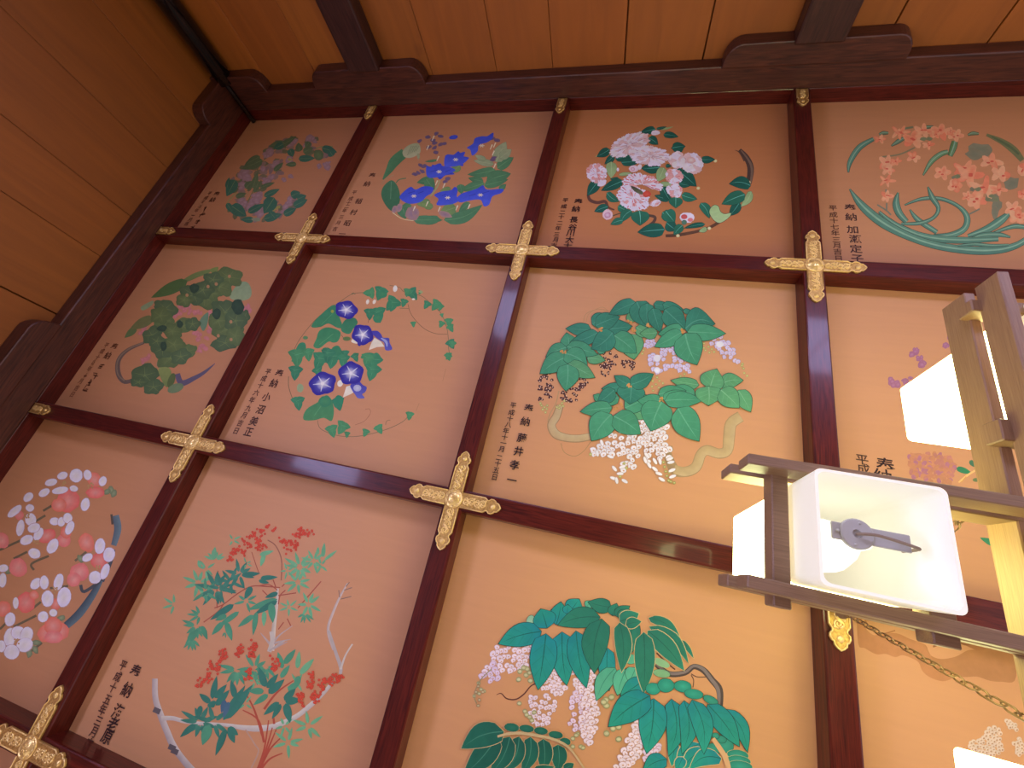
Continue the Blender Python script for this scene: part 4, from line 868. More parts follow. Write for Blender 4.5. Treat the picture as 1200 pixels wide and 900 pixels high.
for x, y, a, b, r_ in ((335, 65, 28, 30, 20), (275, 65, 23, 16, -20), (225, 95, 27, 15, -15), (195, 140, 26, 16, -30), (265, 130, 36, 15, -10), (325, 122, 18, 13, 10), (385, 62, 17, 22, -10), (452, 90, 16, 22, 20), (375, 192, 19, 29, 15), (125, 160, 24, 17, -40), (65, 222, 38, 16, -40), (132, 207, 18, 16, 0), (135, 258, 24, 27, 0), (90, 295, 17, 36, 10), (118, 348, 30, 20, -25), (170, 322, 18, 30, 30), (150, 295, 28, 20, -20), (152, 407, 27, 22, 20), (240, 266, 21, 17, 0), (270, 268, 16, 20, 10), (298, 252, 20, 22, 0), (307, 295, 17, 32, 25), (232, 375, 22, 35, 30), (15, 472, 22, 16, -10), (12, 525, 17, 32, 5), (440, 375, 22, 34, 10), (480, 412, 25, 32, 10), (385, 425, 24, 16, -30), (418, 512, 26, 28, 20), (462, 487, 17, 36, 20), (158, 540, 20, 28, 40), (195, 535, 20, 30, 0), (258, 533, 20, 38, 15), (210, 606, 26, 36, 0), (282, 600, 30, 44, 10), (70, 625, 12, 25, 0), (45, 697, 23, 30, 10), (190, 685, 22, 24, 20), (235, 668, 17, 16, 0), (45, 775, 26, 42, 10), (80, 755, 30, 28, 0), (118, 765, 27, 36, 20), (110, 810, 36, 30, -20), (52, 840, 34, 32, 0), (8, 815, 17, 26, 0)):
    P.ell(x, y, a + 2, b + 2, (150, 118, 122), None, r_, 14); P.ell(x, y, a, b, W1, W2, r_, 14, .05)
for x, y in ((75, 795), (240, 568), (435, 470), (280, 100), (120, 240), (400, 110), (160, 355)):
    for k in range(7): P.ell(x + P.r.uniform(-12, 12), y + P.r.uniform(-12, 12), 4, 4, (150, 110, 80))
P.done()

# ================================================================== panel: nandina with red berries
P = Painting(1, 2, 'painted panel of red-berried nandina with slender teal leaves and a pale branch', (188, 128, 92), seed=24)
DK, LG, MD = (54, 112, 98), (106, 162, 122), (76, 138, 108)
P.part('painted_branch').at(170, 600, 4.8)
RS = (160, 76, 58)
P.stroke([(690, 158), (735, 190), (768, 270), (766, 385)], 6, (146, 88, 70)); P.stroke([(600, 225), (625, 300), (642, 345)], 4, RS)
P.stroke([(745, 430), (740, 520), (728, 620), (712, 780)], [14, 18, 22, 30], (176, 156, 146), (206, 186, 172))
for pts in ([(760, 425), (690, 420), (600, 418), (520, 460), (440, 520), (390, 540)], [(745, 440), (700, 410), (640, 415)], [(750, 470), (850, 455)], [(770, 420), (790, 400)], [(735, 420), (720, 380)], [(660, 440), (690, 470)], [(750, 520), (760, 470), (790, 440)], [(440, 520), (410, 560), (330, 620)], [(860, 540), (930, 460), (990, 390)], [(750, 660), (780, 620)], [(410, 330), (405, 400), (405, 540)], [(820, 640), (800, 600)]): P.stroke(pts, 6, RS)
P.stroke([(1140, 400), (1095, 480), (1060, 560), (1032, 640), (1035, 700), (1062, 775)], [8, 12, 14, 15, 15, 17], (178, 152, 150), (196, 172, 164))
for pts in ([(1095, 480), (1090, 440)], [(1120, 440), (1165, 425)], [(1100, 490), (1160, 475)], [(1130, 420), (1150, 395)]): P.stroke(pts, 5, (130, 100, 90))
for pts in ([(715, 740), (820, 715)], [(715, 740), (760, 690), (830, 640)], [(705, 745), (650, 680)], [(720, 768), (800, 730)]): P.stroke(pts, [16, 3] if len(pts) == 2 else [14, 8, 3], (176, 150, 146))
P.at(160, 740, 4.615)
P.stroke([(730, 0), (735, 50), (718, 110)], 24, (190, 172, 164)); P.stroke([(718, 105), (800, 50)], 10, (176, 156, 152))
P.stroke([(100, 255), (103, 360), (130, 450), (165, 540), (200, 620), (250, 690), (310, 760)], [30, 32, 36, 36, 38, 36, 40], (160, 140, 142), (200, 182, 176))
for x, y in ((108, 420), (190, 620), (205, 640)): P.stroke([(x - 16, y), (x + 20, y + 16)], 30, (92, 80, 84))
P.stroke([(135, 470), (200, 470), (290, 492), (480, 505), (560, 518), (650, 525), (745, 512), (860, 462), (940, 400), (1010, 335), (1065, 268)], [26, 24, 20, 18, 26, 34, 30, 26, 26, 20, 18], (180, 162, 158), (206, 190, 184))
P.stroke([(1040, -5), (1080, 120), (1104, 190), (1103, 230)], [14, 18, 20, 16], (178, 158, 156)); P.stroke([(1104, 205), (1130, 130), (1168, 68)], [12, 9, 8], (196, 178, 170)); P.stroke([(590, 530), (640, 610), (660, 650), (620, 740)], 8, (180, 140, 124))
for pts in ([(650, 760), (690, 640), (715, 480)], [(655, 760), (700, 640), (735, 520)], [(660, 760), (710, 640), (760, 520)], [(665, 750), (720, 640), (785, 570)], [(670, 750), (720, 690), (790, 658)], [(690, 600), (660, 480), (575, 425)], [(680, 560), (640, 430), (600, 350)], [(690, 600), (675, 540), (650, 470)], [(690, 420), (760, 330), (850, 265)], [(745, 500), (740, 460)]): P.stroke(pts, [13, 10, 6], (172, 74, 54))
P.part('painted_leaves').at(170, 600, 4.8)
def fan_leaves(x, y, r, n, c, a0=0, a1=360, w=.22):
    for k in range(n):
        t = math.radians(a0 + (a1-a0)*(k + P.r.uniform(.2, .8))/n); q = r*P.r.uniform(.75, 1.1); s0 = r*.15
        P.leaf(x + s0*math.cos(t), y + s0*math.sin(t), x + q*math.cos(t), y + q*math.sin(t), r*w, c, mixc(c, (120, 170, 130), .25), fat=.4)
for a in ((300, 400, 92, 8, LG), (395, 270, 66, 6, LG, 180, 360), (345, 320, 60, 5, LG), (870, 310, 92, 9, LG), (860, 395, 82, 7, LG), (950, 275, 72, 7, LG), (920, 520, 82, 7, LG), (800, 330, 50, 5, LG), (810, 535, 56, 6, LG), (900, 570, 60, 5, MD, 20, 160), (495, 158, 48, 4, LG), (165, 520, 66, 4, LG, 80, 290), (570, 500, 70, 6, MD), (480, 390, 86, 7, DK), (530, 350, 92, 8, DK), (290, 640, 84, 7, MD, 20, 220), (310, 580, 70, 5, MD, 100, 260), (570, 290, 40, 4, LG), (990, 300, 60, 5, LG)): fan_leaves(*a)
for a in ((400, 430, 112, 10, DK), (340, 450, 84, 6, MD), (430, 430, 90, 5, DK)): fan_leaves(*a)
for b in ((650, 372, 748, 366, 28, DK), (640, 385, 700, 400, 24, DK), (545, 355, 650, 345, 30, DK), (748, 455, 675, 482, 28, DK), (745, 490, 575, 552, 40, MD), (745, 500, 612, 578, 34, DK), (710, 512, 720, 625, 42, MD), (612, 580, 522, 648, 32, MD), (628, 560, 608, 695, 30, MD), (672, 558, 668, 645, 28, LG), (500, 520, 365, 608, 38, DK), (530, 560, 400, 655, 30, MD), (440, 620, 376, 692, 34, MD), (458, 620, 490, 725, 36, MD), (300, 660, 222, 760, 36, MD), (320, 640, 352, 720, 30, MD), (1010, 270, 1082, 215, 18, LG), (1000, 255, 1010, 172, 24, LG), (672, 238, 650, 308, 26, LG), (645, 242, 725, 218, 26, LG), (600, 420, 560, 490, 36, DK), (460, 580, 395, 610, 30, MD), (970, 240, 975, 195, 18, LG), (385, 270, 395, 195, 30, LG), (310, 310, 300, 270, 20, LG)): P.leaf(*b, fat=.4)
P.at(160, 740, 4.615)
for a in ((545, 205, 100, 7, MD, 20, 200), (640, 200, 92, 7, MD), (700, 190, 80, 6, MD, 0, 180), (930, 510, 90, 6, LG), (820, 600, 84, 6, LG), (800, 510, 64, 5, LG), (870, 280, 60, 4, LG), (345, 490, 112, 9, DK), (300, 40, 70, 5, MD, 30, 150), (480, 0, 40, 3, MD, 20, 140), (640, 270, 50, 5, LG), (590, 390, 50, 4, LG), (420, 490, 110, 6, DK)): fan_leaves(*a)
for b in ((800, 175, 862, 95, 34, MD), (790, 200, 765, 110, 34, MD), (780, 250, 830, 180, 30, MD), (885, 230, 962, 145, 34, LG), (870, 200, 882, 105, 28, LG), (880, 240, 860, 310, 34, MD), (820, 320, 885, 270, 36, MD), (400, 385, 340, 335, 34, DK), (410, 365, 435, 240, 34, DK), (425, 360, 490, 285, 34, DK), (350, 400, 330, 480, 30, DK), (400, 380, 420, 410, 50, DK), (430, 400, 505, 315, 36, DK), (480, 475, 632, 285, 50, DK), (470, 480, 590, 290, 44, DK), (535, 360, 512, 262, 34, DK), (698, 300, 662, 190, 40, DK), (705, 305, 768, 228, 34, DK), (715, 335, 802, 258, 42, DK), (690, 322, 605, 322, 36, MD), (712, 340, 632, 398, 32, MD), (800, 372, 862, 308, 38, DK), (772, 382, 688, 452, 36, DK), (782, 392, 733, 474, 30, DK), (805, 378, 890, 370, 42, DK), (808, 388, 832, 495, 44, DK), (495, 520, 552, 560, 40, DK), (482, 532, 428, 672, 38, DK), (502, 532, 532, 604, 36, DK), (395, 505, 358, 615, 54, MD), (320, 500, 236, 572, 34, DK), (480, 370, 460, 440, 30, (70, 96, 120)), (500, 380, 470, 470, 30, (74, 100, 122))): P.leaf(*b, fat=.4)
P.part('painted_berries').at(170, 600, 4.8)
def berries(pts, r=11, sp=14, n=8):
    for x, y in pts:
        for k in range(n):
            bx, by = x + P.r.gauss(0, sp*.75), y + P.r.gauss(0, sp*.75); P.ell(bx, by, r*.62, r*.62, (190, 58, 38), (214, 84, 58), 0, 9)
berries([(690, 85), (660, 105), (725, 102), (620, 120), (600, 140), (640, 180), (665, 190), (640, 200), (560, 160), (590, 190), (530, 210), (560, 230), (490, 235), (480, 262), (640, 160), (510, 220), (800, 170), (830, 180), (810, 205), (780, 160), (850, 185), (880, 95), (880, 130), (855, 130), (930, 115), (905, 118)])
P.at(160, 740, 4.615)
berries([(470, 105), (470, 140), (455, 155), (412, 185), (450, 200), (430, 200), (390, 245), (400, 230), (350, 280), (370, 270), (560, 95), (562, 120), (645, 75), (630, 100), (622, 125), (755, 150), (740, 180), (750, 195), (610, 215), (598, 243), (950, 240), (945, 280), (940, 300), (1020, 260), (1000, 290), (1010, 310), (1070, 245), (1055, 265), (1100, 262), (885, 345), (900, 350), (960, 345), (970, 370), (980, 345), (900, 385)], 12, 15)
P.at(70, 760, 6.43)
P.text('奉納海老原宏', [(572, 175), (513, 310), (443, 475), (405, 570), (363, 660), (288, 840)], .036, (58, 32, 28))
P.text('平成十五年三月吉日', [(482, 125), (442, 210), (405, 292), (365, 382), (328, 460), (297, 545), (263, 627), (228, 715), (192, 800)], .0255, (80, 44, 36))
P.done()

# ================================================================== panel: lilac hanging sprays (top left corner)
P = Painting(0, 0, 'dim painted panel of pale lilac flowers in a leafy crescent, top left corner', (138, 88, 68), seed=25)
T1, T2 = (70, 78, 60), (48, 76, 68)
P.part('painted_branch').at(240, 140, 6.925)
P.stroke([(170, 700), (210, 640), (260, 590)], [6, 14, 8], (122, 104, 74)); P.stroke([(330, 700), (400, 560), (430, 400)], 8, (84, 82, 58)); P.stroke([(420, 390), (540, 280), (700, 180)], 6, (96, 84, 64)); P.stroke([(890, 240), (960, 220), (1040, 220)], 8, (104, 104, 72)); P.stroke([(330, 640), (360, 580)], 6, (120, 96, 74))
P.part('painted_blossoms')
CR = [(540, 200), (740, 140), (900, 150), (1060, 240), (1050, 300), (880, 320), (760, 340), (700, 370), (560, 480), (470, 590), (450, 650), (560, 660), (640, 740), (700, 690), (760, 600), (830, 660), (700, 760), (500, 820), (300, 820), (200, 760), (170, 660), (180, 540), (280, 400), (430, 300)]
P.scatter(CR, 130, lambda x, y: P.ell(x, y, 30, 18, P.r.choice(((112, 84, 84), (104, 78, 84), (92, 80, 66), (84, 78, 62))), None, P.r.uniform(-70, 10), 9, .25), 14)
for x, y, q in ((840, 160, 1.4), (885, 170, 1), (700, 195, 1.3), (740, 180, 1), (520, 260, 1.5), (500, 290, 1), (580, 350, 1.2), (560, 370, 1), (480, 400, 1), (530, 470, 1.4), (500, 500, 1.2), (690, 330, 1.3), (640, 490, .8), (695, 460, .8), (300, 660, 1.5), (285, 710, 1.2), (310, 690, 1), (420, 640, 1.6), (400, 670, 1.4), (370, 700, 1.2), (450, 610, 1.2), (310, 440, 1.8), (340, 470, 1.4), (985, 380, 1.2), (930, 380, .8), (1000, 360, .8), (460, 760, 1.8), (500, 740, 1.4), (670, 710, 1.4), (690, 680, 1), (690, 640, .9), (300, 540, 1.3), (820, 210, .8), (650, 745, 1), (420, 815, .8)):
    for k in range(4): P.ell(x + P.r.uniform(-16, 16)*q, y + P.r.uniform(-14, 14)*q, 22*q, 13*q, (116, 84, 96), (128, 98, 112), P.r.uniform(-70, 20), 9, .2)
for x, y in ((580, 720), (600, 710), (560, 735), (690, 325)): P.ell(x, y, 16, 12, (132, 110, 66), (110, 100, 62), 0, 8, .2)
P.part('painted_leaves')
for b in ((600, 230, 745, 135, 50, T1), (650, 190, 520, 220, 60, T1), (640, 200, 560, 240, 60, T2), (470, 330, 300, 405, 80, T1), (450, 300, 325, 370, 60, T1), (250, 490, 178, 625, 90, T2), (180, 560, 200, 470, 40, T2), (215, 700, 340, 785, 100, T2), (180, 680, 230, 760, 50, T2), (400, 815, 295, 815, 52, T2), (350, 755, 490, 685, 56, T2), (565, 635, 480, 765, 110, T2), (480, 810, 625, 770, 70, T2), (480, 625, 610, 565, 50, T2), (450, 555, 570, 512, 36, T1), (690, 240, 715, 305, 62, T2), (760, 320, 895, 315, 56, T2), (950, 232, 1075, 268, 66, T2), (1040, 300, 1010, 250, 60, T2), (900, 300, 950, 270, 90, T1), (745, 362, 655, 370, 42, T1), (700, 625, 775, 590, 70, T2), (720, 705, 835, 650, 66, T2), (640, 775, 745, 720, 60, T2), (750, 650, 825, 618, 60, T2), (390, 560, 430, 430, 50, T1), (330, 560, 390, 500, 60, T1), (770, 260, 760, 190, 60, T1), (800, 270, 880, 230, 60, T1), (560, 420, 640, 350, 40, T1), (250, 630, 340, 600, 44, T1), (440, 500, 400, 600, 44, T1), (570, 800, 520, 740, 60, T2), (850, 180, 820, 240, 50, T1)): P.leaf(*b, vein=(92, 100, 76))
P.ell(925, 290, 40, 44, T1, (76, 88, 62)); P.poly([(380, 805), (440, 800), (450, 825), (400, 828)], (112, 108, 96))
P.at(200, 200, 11.25)
P.text('奉納****', [(605, 310), (555, 385), (465, 500), (415, 580), (355, 675), (295, 752)], .036, (62, 32, 26)); P.text('平成**年*月吉', [(515, 300), (468, 360), (425, 415), (388, 475), (345, 525), (300, 585), (262, 645), (215, 700)], .026, (84, 44, 34))
P.done()

# ================================================================== panel: orchids (top right)
P = Painting(3, 0, 'painted panel of salmon orchids with long looping grass-like leaves, top right', (172, 120, 90), seed=26)
P.part('painted_leaves').at(970, 130, 5)
TE, TO, TH = (74, 118, 108), (58, 76, 70), (124, 160, 146)
def blade(pts, w, c=TE):
    P.stroke(pts, [x + 6 for x in w], TO); P.stroke(pts, w, c, mixc(c, TH, .35)); P.stroke([(p[0] + 1, p[1] - 2) for p in pts], [x*.22 for x in w], TH)
for x, y, a, b in ((960, 510, 40, 26), (990, 560, 26, 50), (1080, 425, 46, 34), (900, 230, 80, 40), (860, 260, 50, 34), (870, 455, 36, 20), (760, 390, 40, 16), (980, 600, 20, 40)): P.ell(x, y, a, b, (120, 116, 100), (108, 114, 100), P.r.uniform(-20, 20), 12, .2)
P.stroke([(930, 140), (1020, 180), (1090, 230), (1140, 290)], [16, 34, 44, 30], (104, 108, 78)); P.stroke([(960, 150), (1060, 205), (1120, 255)], [8, 16, 12], (84, 100, 74))
blade([(300, 138), (325, 130), (355, 130)], [6, 18, 10], (98, 116, 92)); blade([(372, 206), (415, 178), (462, 152)], [4, 22, 8], (92, 118, 100)); blade([(545, 112), (570, 98), (620, 92)], [6, 18, 6], (90, 108, 82)); blade([(820, 142), (850, 132), (885, 135)], [6, 18, 8], (100, 116, 86)); P.stroke([(310, 270), (420, 255), (510, 215)], 9, (120, 116, 94)); P.stroke([(440, 105), (500, 95)], 12, (110, 116, 96))
blade([(1062, 600), (1010, 645), (930, 695), (820, 732)], [20, 44, 40, 14])
blade([(1160, 682), (1100, 676), (1040, 690), (950, 724)], [20, 24, 18, 8]); blade([(1070, 740), (1000, 725), (900, 730), (820, 760)], [6, 24, 26, 10])
blade([(480, 578), (530, 640), (640, 712)], [4, 26, 22]); blade([(240, 598), (330, 625), (400, 668), (480, 700)], [4, 22, 26, 20])
blade([(450, 552), (550, 516), (660, 515), (760, 556), (815, 620), (800, 690), (720, 728), (620, 735)], [4, 16, 18, 18, 30, 32, 30, 20])
blade([(586, 445), (612, 508), (648, 570), (620, 625), (540, 658), (430, 662)], [4, 28, 20, 16, 18, 10])
blade([(412, 478), (400, 540), (418, 600), (462, 650)], [5, 36, 38, 26])
blade([(300, 590), (400, 668), (560, 735), (760, 758), (1000, 752)], [10, 26, 34, 36, 20])
blade([(128, 458), (200, 555), (320, 655), (480, 738), (650, 792), (850, 818), (1000, 815), (1100, 790), (1170, 750)], [4, 42, 50, 40, 40, 44, 40, 34, 30])
blade([(760, 790), (860, 782), (960, 790), (1060, 785)], [6, 14, 16, 8])
blade([(120, 362), (130, 300), (185, 215), (268, 165)], [4, 24, 30, 18]); blade([(558, 378), (605, 300), (660, 255), (705, 240)], [4, 24, 26, 20], (92, 128, 92)); blade([(745, 178), (735, 215), (716, 265)], [30, 36, 22], (86, 118, 78))
for pts in ([(340, 460), (345, 490)], [(345, 540), (345, 580)], [(290, 550), (345, 585), (370, 610)], [(830, 605), (890, 575)]): P.stroke(pts, 9, (110, 116, 106))
P.part('painted_blossoms')
SA = ((214, 138, 110), (206, 120, 96), (220, 154, 126), (210, 146, 120))
for x, y, a, b in ((305, 165, 36, 20), (345, 305, 56, 34), (350, 345, 44, 26), (400, 295, 34, 18), (500, 270, 44, 26), (345, 410, 54, 20), (345, 500, 42, 26), (420, 125, 64, 22), (500, 170, 64, 42), (590, 200, 38, 20), (560, 120, 64, 30), (660, 125, 64, 40), (750, 145, 48, 30), (670, 365, 54, 34), (800, 340, 74, 34), (830, 380, 84, 46), (745, 440, 44, 40), (960, 300, 70, 36), (1010, 370, 62, 38), (920, 450, 104, 36), (870, 520, 64, 48), (1000, 460, 54, 26), (1080, 570, 54, 32), (1110, 620, 56, 42), (1140, 490, 30, 32), (1140, 345, 30, 44), (820, 500, 40, 22), (630, 140, 30, 20), (720, 120, 30, 20)):
    for k in range(5):
        t = k*1.2566 + P.r.uniform(-.3, .3); P.ell(x + a*.5*math.cos(t), y + b*.5*math.sin(t), a*.55, b*.5, P.r.choice(SA), P.r.choice(SA), math.degrees(t), 9, .1)
    for k in range(2): P.ell(x + P.r.uniform(-.3, .3)*a, y + P.r.uniform(-.3, .3)*b, a*.16, b*.14, (190, 84, 70))
for x, y in ((560, 165), (595, 165), (880, 460), (960, 500), (985, 520), (760, 385), (940, 520)): P.ell(x, y, 20, 12, (118, 122, 92), (106, 116, 96), 0, 9, .2)
P.at(960, 230, 11.25)
P.text('奉納加瀬定子', [(405, 155), (420, 275), (440, 440), (473, 565), (483, 695), (500, 822)], .036, (70, 46, 44))
P.text('平成十七年三月吉日', [(180, 155), (185, 245), (192, 322), (203, 405), (210, 487), (225, 575), (235, 650), (242, 735), (255, 822)], .026, (92, 60, 50))
P.done()

# ================================================================== panel: purple flowers behind the lamp
P = Painting(3, 1, 'painted panel of purple flower sprays, mostly hidden behind the hanging lamp', (196, 138, 98), seed=27)
PU = (158, 96, 130)
P.part('painted_leaves').at(1040, 500, 8.571)
P.leaf(690, 415, 850, 470, 60, (50, 128, 88), (58, 120, 84)); P.leaf(825, 340, 890, 410, 50, (70, 110, 84)); P.leaf(640, 425, 700, 420, 20, (120, 90, 84)); P.ell(890, 535, 36, 20, (104, 116, 76)); P.stroke([(715, 560), (800, 490), (890, 435)], [14, 20, 18], (232, 180, 116)); P.stroke([(740, 560), (790, 500)], 10, (206, 150, 84))
P.at(1000, 530, 1); P.leaf(150, 65, 176, 82, 9, (70, 140, 92)); P.leaf(172, 110, 148, 100, 8, (60, 130, 92))
P.part('painted_blossoms').at(1020, 370, 9)
for x, y, a, b in ((465, 390, 56, 52), (470, 370, 40, 34), (520, 450, 40, 40), (548, 500, 50, 56), (225, 690, 44, 60), (270, 720, 54, 60), (370, 690, 54, 32), (420, 660, 30, 22), (825, 230, 30, 24), (800, 310, 46, 40)):
    for k in range(5): P.ell(x + P.r.uniform(-.5, .5)*a, y + P.r.uniform(-.5, .5)*b, a*.6, b*.5, PU, (172, 118, 150), P.r.uniform(0, 180), 10, .15)
P.at(1040, 500, 8.571)
P.scatter([(215, 290), (420, 265), (640, 310), (690, 400), (650, 560), (420, 560), (240, 500)], 120, lambda x, y: P.ell(x, y, 30, 22, P.r.choice(((192, 126, 96), (184, 118, 108), (172, 108, 130), (188, 126, 92))), None, P.r.uniform(0, 180), 9, .2), 18)
P.at(840, 480, 3.333)
P.text('奉納', [(658, 218), (650, 262)], .042, (50, 32, 28)); P.text('平成', [(567, 195), (573, 232)], .030, (76, 50, 38))
P.done()

# ================================================================== panel: clouds and white flowers (bottom right)
P = Painting(3, 2, 'painted panel of brown drifting clouds above white flower clusters, bottom right', (204, 150, 96), seed=28)
P.part('painted_clouds').at(1000, 700, 4.5)
P.poly([(20, 60), (26, 245), (60, 268), (120, 300), (170, 298), (220, 315), (260, 305), (310, 322), (345, 345), (365, 390), (410, 425), (470, 442), (520, 428), (545, 400), (520, 360), (440, 330), (400, 300), (380, 250), (300, 220), (230, 190), (150, 190), (110, 200), (70, 170), (50, 130)], (186, 128, 76), (194, 134, 80))
P.poly([(380, 250), (400, 300), (460, 325), (540, 312), (600, 280), (650, 272), (700, 235), (780, 225), (835, 240), (860, 330), (850, 440), (780, 445), (720, 440), (650, 418), (580, 420), (520, 400), (440, 360)], (178, 124, 70), (186, 132, 80))
P.poly([(400, 180), (520, 160), (700, 190), (830, 200), (840, 260), (760, 250), (660, 280), (560, 240), (470, 240)], (168, 112, 62), (176, 120, 68)); P.stroke([(420, 260), (520, 225), (600, 250), (680, 215)], 10, (150, 100, 58)); P.stroke([(60, 120), (110, 180), (160, 190), (220, 175)], 6, (166, 108, 62))
P.part('painted_blossoms')
def fluff(x, y): P.ell(x, y, 13, 12, (214, 190, 158), (226, 206, 178), P.r.uniform(0, 90), 9, .1); P.ell(x + 3, y + 3, 5, 5, (182, 140, 102), None)
P.scatter([(715, 690), (745, 670), (780, 700), (775, 760), (790, 810), (700, 840), (610, 790), (620, 760), (680, 740)], 60, fluff, 15); P.scatter([(805, 650), (850, 660), (860, 700), (820, 690)], 12, fluff, 13); P.scatter([(840, 770), (870, 740), (900, 800), (880, 840), (850, 830)], 12, fluff, 13); P.scatter([(900, 640), (1000, 600), (1050, 760), (920, 860)], 30, fluff, 20)
P.done()
# ------------------------------------------------------------------ gilt fittings on the coffer crossings
def arm_outline(L, w, root=0.0):
    """half outline (x along the arm, y half width) with a notch and a cusped, pointed end"""
    up = [(root, w), (L - .052, w), (L - .047, w*.86), (L - .043, w*.70), (L - .037, w*.74), (L - .033, w*.96), (L - .026, w*.98), (L - .019, w*.80), (L - .017, w*.62), (L - .010, w*.58), (L - .004, w*.30), (L, 0)]
    return up
def arm_pts(L, w, root): 
    up = arm_outline(L, w, root); return up + [(x, -y) for x, y in up[-2::-1]]
def rot2(p, a): 
    c, s_ = math.cos(a), math.sin(a); return p[0]*c - p[1]*s_, p[0]*s_ + p[1]*c
def scroll(bm, a, x0, x1, w, z, flip):
    """raised vine scroll along one arm"""
    n = 4; seg = (x1 - x0) / n
    spine = []
    for k in range(25):
        t = k/24; x = x0 + (x1-x0)*t; spine.append((x, flip*w*.42*math.sin(t*n*math.pi)))
    tube(bm, [(*rot2(p, a), z) for p in spine], .0022, 6)
    for i in range(n):
        cx = x0 + seg*(i + .5); sg = -flip if i % 2 == 0 else flip
        pts = []
        for k in range(13):
            t = k/12; r_ = w*.50*(1 - .8*t); th = t*3.6*math.pi*.8 + (0 if sg > 0 else math.pi)
            pts.append((*rot2((cx + r_*math.cos(th), sg*w*.12 + r_*math.sin(th)*.9), a), z))
        tube(bm, pts, .0021, 6)
        lathe(bm, [(.0034, -.0012), (.0026, -.0028), (.0008, -.0034)], (*rot2((cx + seg*.42, sg*w*.5), a), z + .001), 7)
    lathe(bm, [(w*.42, 0), (w*.3, -.003), (.001, -.0042)], (*rot2((x1 + .022, 0), a), z + .001), 9)
def cross_meshes():
    W_, T_ = .0225, .0045
    bm = bmesh.new()
    for k in range(4):
        pts = [rot2(p, k*math.pi/2) for p in arm_pts(.147, W_, -W_*.2 if k % 2 else 0)]
        prism(bm, pts, 'z', -T_ - (.0003 if k % 2 else 0), .0005, .0012)
    plate = bm
    rim = bmesh.new()
    for k in range(4):
        up = arm_outline(.147, W_*.93, .026); pts = [rot2(p, k*math.pi/2) for p in up + [(x, -y) for x, y in up[-2::-1]]]
        tube(rim, [(p[0]*.985, p[1]*.985, -T_ - .0008) for p in pts], .0017, 6)
    sc_ = bmesh.new()
    for k in range(4): scroll(sc_, k*math.pi/2, .030, .100, W_*.92, -T_ - .0006, 1 if k % 2 else -1)
    boss = bmesh.new()
    lathe(boss, [(.0275, -.003), (.0275, -.0068), (.0245, -.0085), (.0235, -.007), (.020, -.0072), (.017, -.0105), (.010, -.0125), (.003, -.0133)], (0, 0, 0), 28)
    for k in range(10):
        t = 2*math.pi*k/10; lathe(boss, [(.0034, 0), (.0028, -.002), (.0008, -.003)], (.0215*math.cos(t), .0215*math.sin(t), -.0068), 7)
    pet = []
    for k in range(6):
        t = 2*math.pi*k/6; tube(boss, [(.003*math.cos(t), .003*math.sin(t), -.0131), (.009*math.cos(t + .3), .009*math.sin(t + .3), -.0128), (.0135*math.cos(t), .0135*math.sin(t), -.0114)], .0014, 5)
    return [('plate', plate, False), ('rim', rim, True), ('scrollwork', sc_, True), ('centre_boss', boss, True)]
proto = empty('gilt_cross_fitting', (UL[0], VL[0], ZB))
for nm, bm_, smf in cross_meshes(): obj(nm, bm_, M['gold' if nm == 'plate' else 'gold_raised'], proto, smf)
def copy_thing(src, loc, rz=0):
    c = src.copy(); COL.objects.link(c); c.location = loc; c.rotation_euler = (0, 0, rz)
    for ch in list(src.children):
        d = ch.copy(); COL.objects.link(d); d.parent = c
        for g in list(ch.children):
            h = g.copy(); COL.objects.link(h); h.parent = d
    return c
crosses = [(0, 0, 'gilt cross fitting at the corner shared by the lilac and bellflower panels'), (1, 0, 'gilt cross fitting at the corner shared by the bellflower and camellia panels'), (2, 0, 'gilt cross fitting at the corner shared by the camellia and orchid panels'),
           (0, 1, 'gilt cross fitting above the plum blossom and nandina panels'), (1, 1, 'gilt cross fitting in the middle of the ceiling, left of the hanging lamp'), (2, 1, 'gilt cross fitting mostly hidden behind the hanging lamp, its lower arm showing'), (0, 2, 'gilt cross fitting cut by the lower left edge, below the plum blossom panel')]
for i, (a, b, lb) in enumerate(crosses):
    o = proto if i == 0 else copy_thing(proto, (UL[a], VL[b], ZB))
    tag(o, lb, 'metal fitting', 'gilt crosses on the coffer beam crossings', 'thing')
# end caps against the frame
def cap_proto():
    r_ = empty('gilt_end_cap', (0, 0, ZB))
    bm = bmesh.new(); prism(bm, arm_pts(.106, .0215, 0.0), 'z', -.0045, .0005, .0012); obj('plate', bm, M['gold'], r_)
    bm = bmesh.new(); scroll(bm, 0, .01, .06, .015, -.0051, 1); obj('scrollwork', bm, M['gold_raised'], r_, True)
    up = arm_outline(.106, .0200, .002); bm = bmesh.new(); tube(bm, [(p[0]*.985, p[1], -.0053) for p in up + [(x, -y) for x, y in up[-2::-1]]], .0012, 5); obj('rim', bm, M['gold_raised'], r_, True)
    return r_
cp = cap_proto()
caps = [(UL[0], YB + .007, math.pi/2, 'gilt end cap at the frame between the lilac and bellflower panels'), (UL[1], YB + .007, math.pi/2, 'gilt end cap at the frame between the bellflower and camellia panels'), (UL[2], YB + .007, math.pi/2, 'gilt end cap at the frame between the camellia and orchid panels'),
        (XB + .007, VL[0], 0, 'gilt end cap on the left frame below the lilac panel'), (XB + .007, VL[1], 0, 'gilt end cap on the left frame above the plum blossom panel')]
for i, (x, y, a, lb) in enumerate(caps):
    o = cp if i == 0 else copy_thing(cp, (x, y, ZB), a)
    o.location = (x, y, ZB); o.rotation_euler = (0, 0, a)
    tag(o, lb, 'metal fitting', 'gilt caps where coffer beams meet the frame', 'thing')

